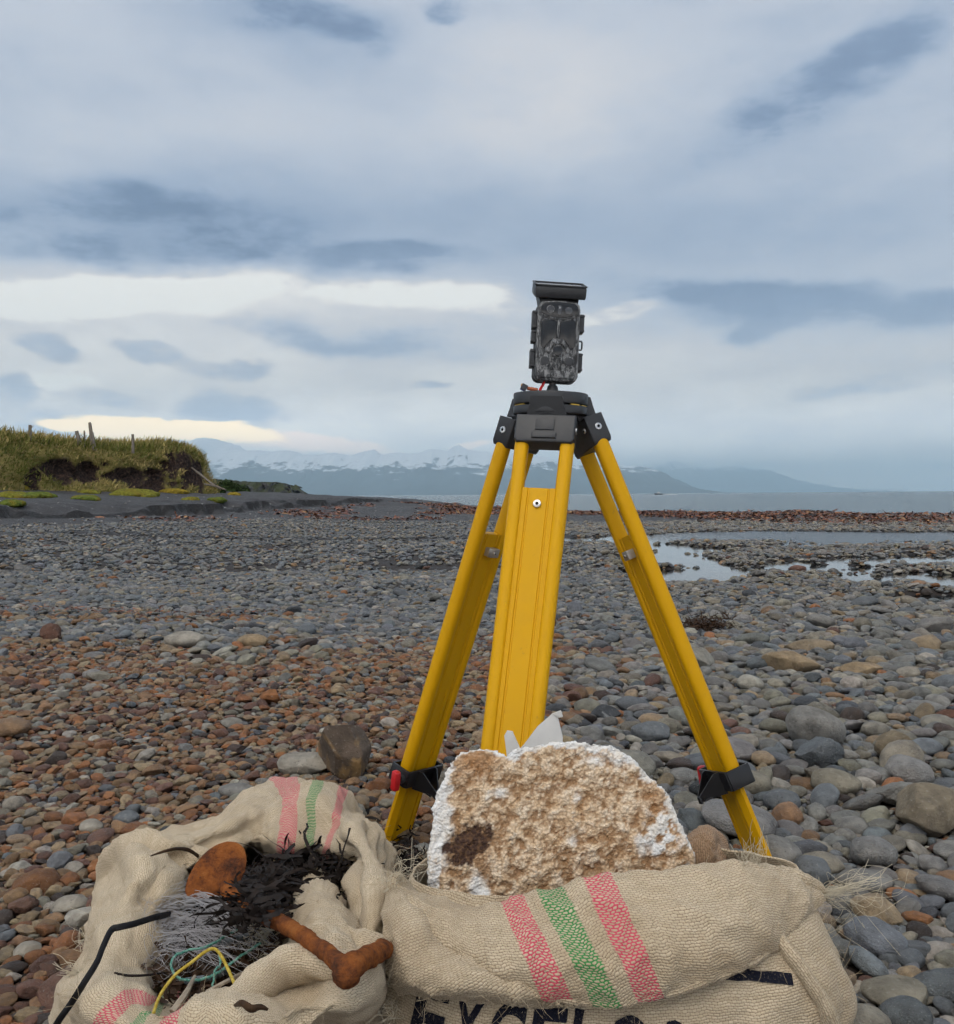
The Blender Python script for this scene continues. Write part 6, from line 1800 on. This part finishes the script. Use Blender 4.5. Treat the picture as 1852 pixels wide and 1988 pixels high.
# ---- rusty iron
def rust_mat(b):
    pos = b.new('ShaderNodeNewGeometry').outputs['Position']
    n = b.noise(pos, 26, 5, .72); f = b.noise(pos, 190, 3, .75)
    c = b.ramp(b.add(b.mul(n, .75), b.mul(f, .25)), [(0.34, (0.045, 0.026, 0.020)), (0.43, (0.12, 0.043, 0.020)), (0.52, (0.23, 0.075, 0.022)), (0.64, (0.31, 0.115, 0.032))])
    c = b.mix(b.rng(f, .58, .7, 0, .5), c, (0.075, 0.05, 0.04))
    return {'Base Color': c, 'Normal': b.bump(b.add(b.mul(n, .5), b.mul(f, .5)), 1.0, .006)}
material('rust', rust_mat, 0.95, .08)
RI = empty('rusty_iron_bar', PZ(560, 1810, .15), 'bent rusty iron bar with a rounded blade lying across the open sack', 'iron bar')
def lumpy(name, pts, rad, parent, sd_=0, amp=.0019, n=28, k=18, flat=1.0):
    c = catmull([tuple(p) for p in pts], k); rr = cr_rows(np.array(rad, float)[:, None], len(c))[:, 0]
    m_ = MB(); m_.tube(list(map(Vector, c)), list(rr), n, True, flat)
    for i, v in enumerate(m_.V):
        q = Vector(c[min(i // n, len(c) - 1)]); d = v - q
        if d.length > 1e-6: m_.V[i] = v + d.normalized() * (amp * mnoise.fractal(v * 48 + Vector((sd_, 0, 0)), .7, 2.2, 5))
    return m_.build(name, 'rust', parent)
lumpy('shank', [PZ(478, 1762, .235), PZ(515, 1778, .252), PZ(560, 1800, .268), PZ(610, 1832, .280), PZ(645, 1858, .287), PZ(672, 1882, .290)], [.0115, .0115, .0105, .0098, .0100, .0125], RI, 1)
lumpy('crossbar', [PZ(676, 1910, .268), PZ(674, 1898, .276), PZ(678, 1882, .288), PZ(700, 1866, .284), PZ(722, 1855, .266), PZ(742, 1843, .245), PZ(752, 1838, .225)], [.010, .0150, .0160, .0135, .0125, .012, .010], RI, 2, .0024)
m = MB()
bc = PZ(420, 1694, .262); bx = (PZ(462, 1665, .275) - PZ(372, 1735, .235)); bx.normalize(); bz = Vector((.12, -.78, .62)); bz = (bz - bx * bz.dot(bx)).normalized(); by = bz.cross(bx)
if bz.y > 0: bz = -bz
K, RN = 44, 9; V = []
for side in (1, -1):
    for j in range(RN):
        f = j / (RN - 1)
        for k in range(K):
            a = 2 * math.pi * k / K
            rx_ = .047 * (1 + .07 * math.sin(2 * a + 1)); ry_ = .035 * (1 + .20 * math.cos(a))
            p = bc + bx * (rx_ * f * math.cos(a)) + by * (ry_ * f * math.sin(a)) + bz * (side * (.0065 * math.sqrt(max(0, 1 - f ** 4))) + .010 * f * f * math.cos(a) ** 2)
            V.append(p + bz * (.0022 * side * mnoise.fractal(p * 55, 1, 2, 3)) + bx * (.0012 * mnoise.noise(p * 90)))
Fc = []
for s_ in range(2):
    o0 = s_ * RN * K
    for j in range(RN - 1):
        for k in range(K): Fc.append((o0 + j * K + k, o0 + j * K + (k + 1) % K, o0 + (j + 1) * K + (k + 1) % K, o0 + (j + 1) * K + k))
m.add(V, Fc); m.build('blade', 'rust', RI, autosmooth=False)
lumpy('neck', [PZ(440, 1728, .245), PZ(462, 1745, .245), PZ(485, 1765, .24)], [.010, .011, .012], RI, 3)
# ================================================================== SMALLER THINGS OF THE BEACH
for k, (p, wm, c, lb) in enumerate(MOSS):
    V, Fc = stone_verts(1300 + k, 0, (wm / 2, wm * .6, max(.16, wm * .17)), 4, 0.0)
    V = V * (1 + .16 * nz3(V, 4.0 / wm * 1.2, k))[:, None]
    o = link('cushion_plant', mesh_from('cushion_plant', V, Fc), 'cushion_moss', None, (p.x, p.y, p.z - .01))
    o['col'] = list(c); tag(o, lb, 'plant', 'cushion plants on the sand terrace')
# shrubs beyond the nose of the bank
def leaf_mat(b):
    at = b.new('ShaderNodeAttribute', attribute_name='tone').outputs['Color']
    return {'Base Color': at}
material('shrub_leaves', leaf_mat, .8, .2)
def shrub(px, py, d, w, h, label, sd_):
    rg = np.random.default_rng(sd_); c = P(px, py, d); c.z = float(terrain(c.x, c.y)) - .05
    root = empty('shrub', c, label, 'shrub', 'shrubs beyond the bank')
    n = 1500; u = rg.normal(size=(n, 3)); u /= np.linalg.norm(u, axis=1)[:, None]
    rad = rg.uniform(.6, 1.0, (n, 1)); lump = 1 + .35 * nz3(u * 1.8, 1.3, sd_)[:, None]
    q = u * rad * lump * np.array([w / 2, w / 3, h]); q[:, 2] = np.abs(q[:, 2])
    t = rg.normal(size=(n, 3)); t /= np.linalg.norm(t, axis=1)[:, None]; s_ = np.cross(t, u); s_ /= np.linalg.norm(s_, axis=1)[:, None] + 1e-9
    L = .13
    V = np.stack([q - t * L * .5, q + s_ * L * .5, q + t * L * .8, q - s_ * L * .5], 1).reshape(-1, 3)
    tone = np.repeat(np.array([.035, .06, .016]) * rg.uniform(.5, 1.6, (n, 1)), 4, 0)
    link('crown', mesh_from('crown', V, np.arange(n * 4).reshape(-1, 4), attrs={'tone': tone}), 'shrub_leaves', root)
    m = MB()
    for k in range(6):
        e = Vector((rg.normal() * w * .2, rg.normal() * w * .15, h * .7)); m.tube([c, c + e * .5, c + e], [.03, .022, .01], 5)
    m.build('trunk', 'weathered_wood', root)
shrub(440, 945, 60, 1.7, .85, 'dark green shrub right behind the nose of the bank', 1)
shrub(466, 950, 66, 1.3, .6, 'lower green shrub leading down to the headland', 2)
shrub(425, 950, 55, .8, .45, 'small yellowish shrub under the driftwood log', 3)

# kelp wrack along the shore
def kelp_mat(b):
    at = b.new('ShaderNodeAttribute', attribute_name='tone').outputs['Color']
    pos = b.new('ShaderNodeNewGeometry').outputs['Position']
    return {'Base Color': at, 'Normal': b.bump(b.noise(pos, 20, 2, .6), .5, .02)}
material('kelp', kelp_mat, .45, .5)
def kelp(pts, length, width, sd_, label, zoff=.0, hump=.10):
    rg = np.random.default_rng(sd_); n = len(pts); K = 5
    V = np.zeros((n, K, 2, 3)); p = np.array([(x, y, float(z) + zoff) for (x, y), z in zip(pts, terrain(np.array(pts)[:, 0], np.array(pts)[:, 1]))])
    ang = rg.uniform(0, 6.28, n); L = rg.uniform(*length, n); w = rg.uniform(*width, n)
    d = np.stack([np.cos(ang), np.sin(ang) * .8, rg.normal(.02, .10, n)], 1)
    p[:, 2] += rg.uniform(0, hump, n)
    for k in range(K):
        s_ = np.cross(d, np.array([0, 0, 1]) + rg.normal(0, .5, (n, 3))); s_ /= np.linalg.norm(s_, axis=1)[:, None] + 1e-9
        ww = (w * math.sin(math.pi * (.15 + .75 * k / (K - 1))))[:, None]
        V[:, k, 0] = p - s_ * ww; V[:, k, 1] = p + s_ * ww
        p = p + d * (L / K)[:, None]; d = d + rg.normal(0, .35, (n, 3)) * np.array([1, 1, .35]); d[:, 2] -= .06; d /= np.linalg.norm(d, axis=1)[:, None]
    gz = terrain(V[..., 0].ravel(), V[..., 1].ravel()).reshape(n, K, 2)
    V[..., 2] = np.maximum(V[..., 2], gz + .01)
    base = np.arange(n)[:, None, None] * K * 2 + np.arange(K - 1)[None, :, None] * 2
    Fk = (base + np.array([0, 1, 3, 2])).reshape(-1, 4)
    pal = np.array([(.18, .060, .026), (.25, .10, .038), (.11, .040, .024), (.05, .028, .022), (.32, .17, .065)])
    tone = pal[rg.choice(5, n, p=[.28, .2, .25, .2, .07])] * rg.uniform(.6, 1.4, (n, 1))
    o = link('kelp_wrack', mesh_from('kelp_wrack', V.reshape(-1, 3), Fk, attrs={'tone': np.repeat(tone, K * 2, 0)}), 'kelp')
    return tag(o, label, 'seaweed', kind='stuff')
rg = np.random.default_rng(21)
xs = rg.uniform(1.0, 26, 9000); ysh = np.interp(xs, SHORE[:, 0], SHORE[:, 1])
ydv = ysh - 7.5 - rg.normal(1.6, 2.1, len(xs)) * np.interp(xs, [1, 6, 12, 26], [.4, .7, 1.1, 1.3])
kelp(list(zip(xs, ydv)), (.15, .45), (.018, .05), 31, 'rust-brown band of kelp thrown up along the shore on the right', hump=.10)
xs = rg.uniform(-15, 3, 9000); t = rg.random(9000)
ysl = np.interp(xs, SHORE[:, 0], SHORE[:, 1]); yy = 36 + (ysl - 8 - 36) * t ** 1.1
msk = (fbm(xs * .45, yy * .16, 4) > .02) & (scarp_s(xs, yy) < -1.0) & (yy > 36)
kelp(list(zip(xs[msk], yy[msk])), (.2, .6), (.025, .07), 32, 'scattered drifts of brown kelp on the sand left of the tripod', hump=.08)
pts = [(rg.normal(-9.3, .9), rg.normal(28.5, .5)) for _ in range(90)] + [(rg.normal(-4.6, .9), rg.normal(33, .6)) for _ in range(110)] + [(rg.normal(-2.6, .7), rg.normal(33, .5)) for _ in range(70)]
kelp(pts, (.2, .5), (.02, .05), 33, 'dark red kelp scraps below the eroded sand step')
pts = [(rg.normal(-2.9 - .0, .35), rg.normal(6.75, .07)) for _ in range(160)] + [(rg.normal(-1.9, .3), rg.normal(6.9, .06)) for _ in range(60)]
kelp(pts, (.03, .09), (.003, .008), 34, 'thin line of brown weed fragments across the slate shingle', zoff=.03, hump=.03)
# clump of dry weed on the shingle
cl = PZ(1371, 1228, -.03); cl.z = float(terrain(cl.x, cl.y))
m = MB()
ribbons(m, lambda r: cl + Vector((r.normal() * .075, .05 + r.normal() * .05, abs(r.normal()) * .03 + .03)), 420, (.05, .11), (.0018, .0045), 61, up=.5, kinks=5)
tag(m.build('weed_clump', 'brown_weed', None, cl, autosmooth=False), 'bushy clump of dry brown weed on the shingle right of the tripod', 'seaweed', kind='stuff')
cl2 = PZ(835, 1640, 0.02)
m = MB(); ribbons(m, lambda r: PZ(790 + r.normal() * 22, 1672 + r.normal() * 30, .03), 150, (.03, .07), (.0015, .004), 62, up=.4)
tag(m.build('weed_clump', 'dark_weed', None, PZ(790, 1680, 0.0), autosmooth=False), 'black weed and roots on the ground between the two sacks', 'seaweed', kind='stuff')
# rocks awash and a motor boat far out
for (px, py, w, h, lb) in ((1229, 996, 9, 5, 'small dark rock awash just off the beach'), (1262, 998, 18, 2.5, 'low dark reef beside the rock awash')):
    p = PZ(px, py, SEA_Z); wm = w * p.y / F
    V, Fc = stone_verts(1500 + int(px), .5, (wm / 2, wm / 3, h * p.y / F * .8), 3)
    o = link('rock', mesh_from('rock', V, Fc), 'boulder_stone', None, p); o['col'] = [.03, .03, .03]; o['stain'] = [.02, .02, .02]; tag(o, lb, 'rock')
simple('boat_paint', (.05, .055, .06), .5); simple('boat_white', (.7, .7, .7), .5); 
bp_ = PZ(1278, 959.6, SEA_Z); bp_ = Vector((P(1278, 958, 700).x, 700, SEA_Z))
BO = empty('motor_boat', bp_, 'tiny motor boat with white wake far out on the sea', 'boat')
m = MB(); m.prism([(-3, 0), (-3.2, .9), (3.4, 1.1), (2.4, 0)], 1.8, bp_ + Vector((0, .9, 0)), (Vector((-1, 0, 0)), Vector((0, 0, 1)), Vector((0, -1, 0))), .05); m.build('hull', 'boat_paint', BO)
m = MB(); m.box(bp_ + Vector((.2, 0, 1.6)), 1.8, 1.4, 1.1, None, .1); m.build('cabin', 'boat_white', BO)
m = MB(); m.box(bp_ + Vector((9, 0, .06)), 11, 1.6, .25, None, .1); m.build('wake', 'boat_white', BO)
# roots, feathers and broken shells are too small to single out: pale flecks on the sand
rg = np.random.default_rng(3); m = MB()
for _ in range(170):
    y = rg.uniform(22, 48); x = rg.uniform(-.52, .0) * y
    if scarp_s(np.array([x]), np.array([y]))[0] > 5: continue
    z = float(terrain(x, y)); r_ = rg.uniform(.010, .032)
    if z < WATER_Z: continue
    m.box((x, y, z + r_ * .4), r_ * 2, r_ * 1.4, r_, None, 0)
simple('shell', (.42, .41, .38), .6)
tag(m.build('shell_fragments', 'shell', None, None, autosmooth=False), 'pale shell fragments sprinkled over the dark sand', 'shells', kind='stuff')
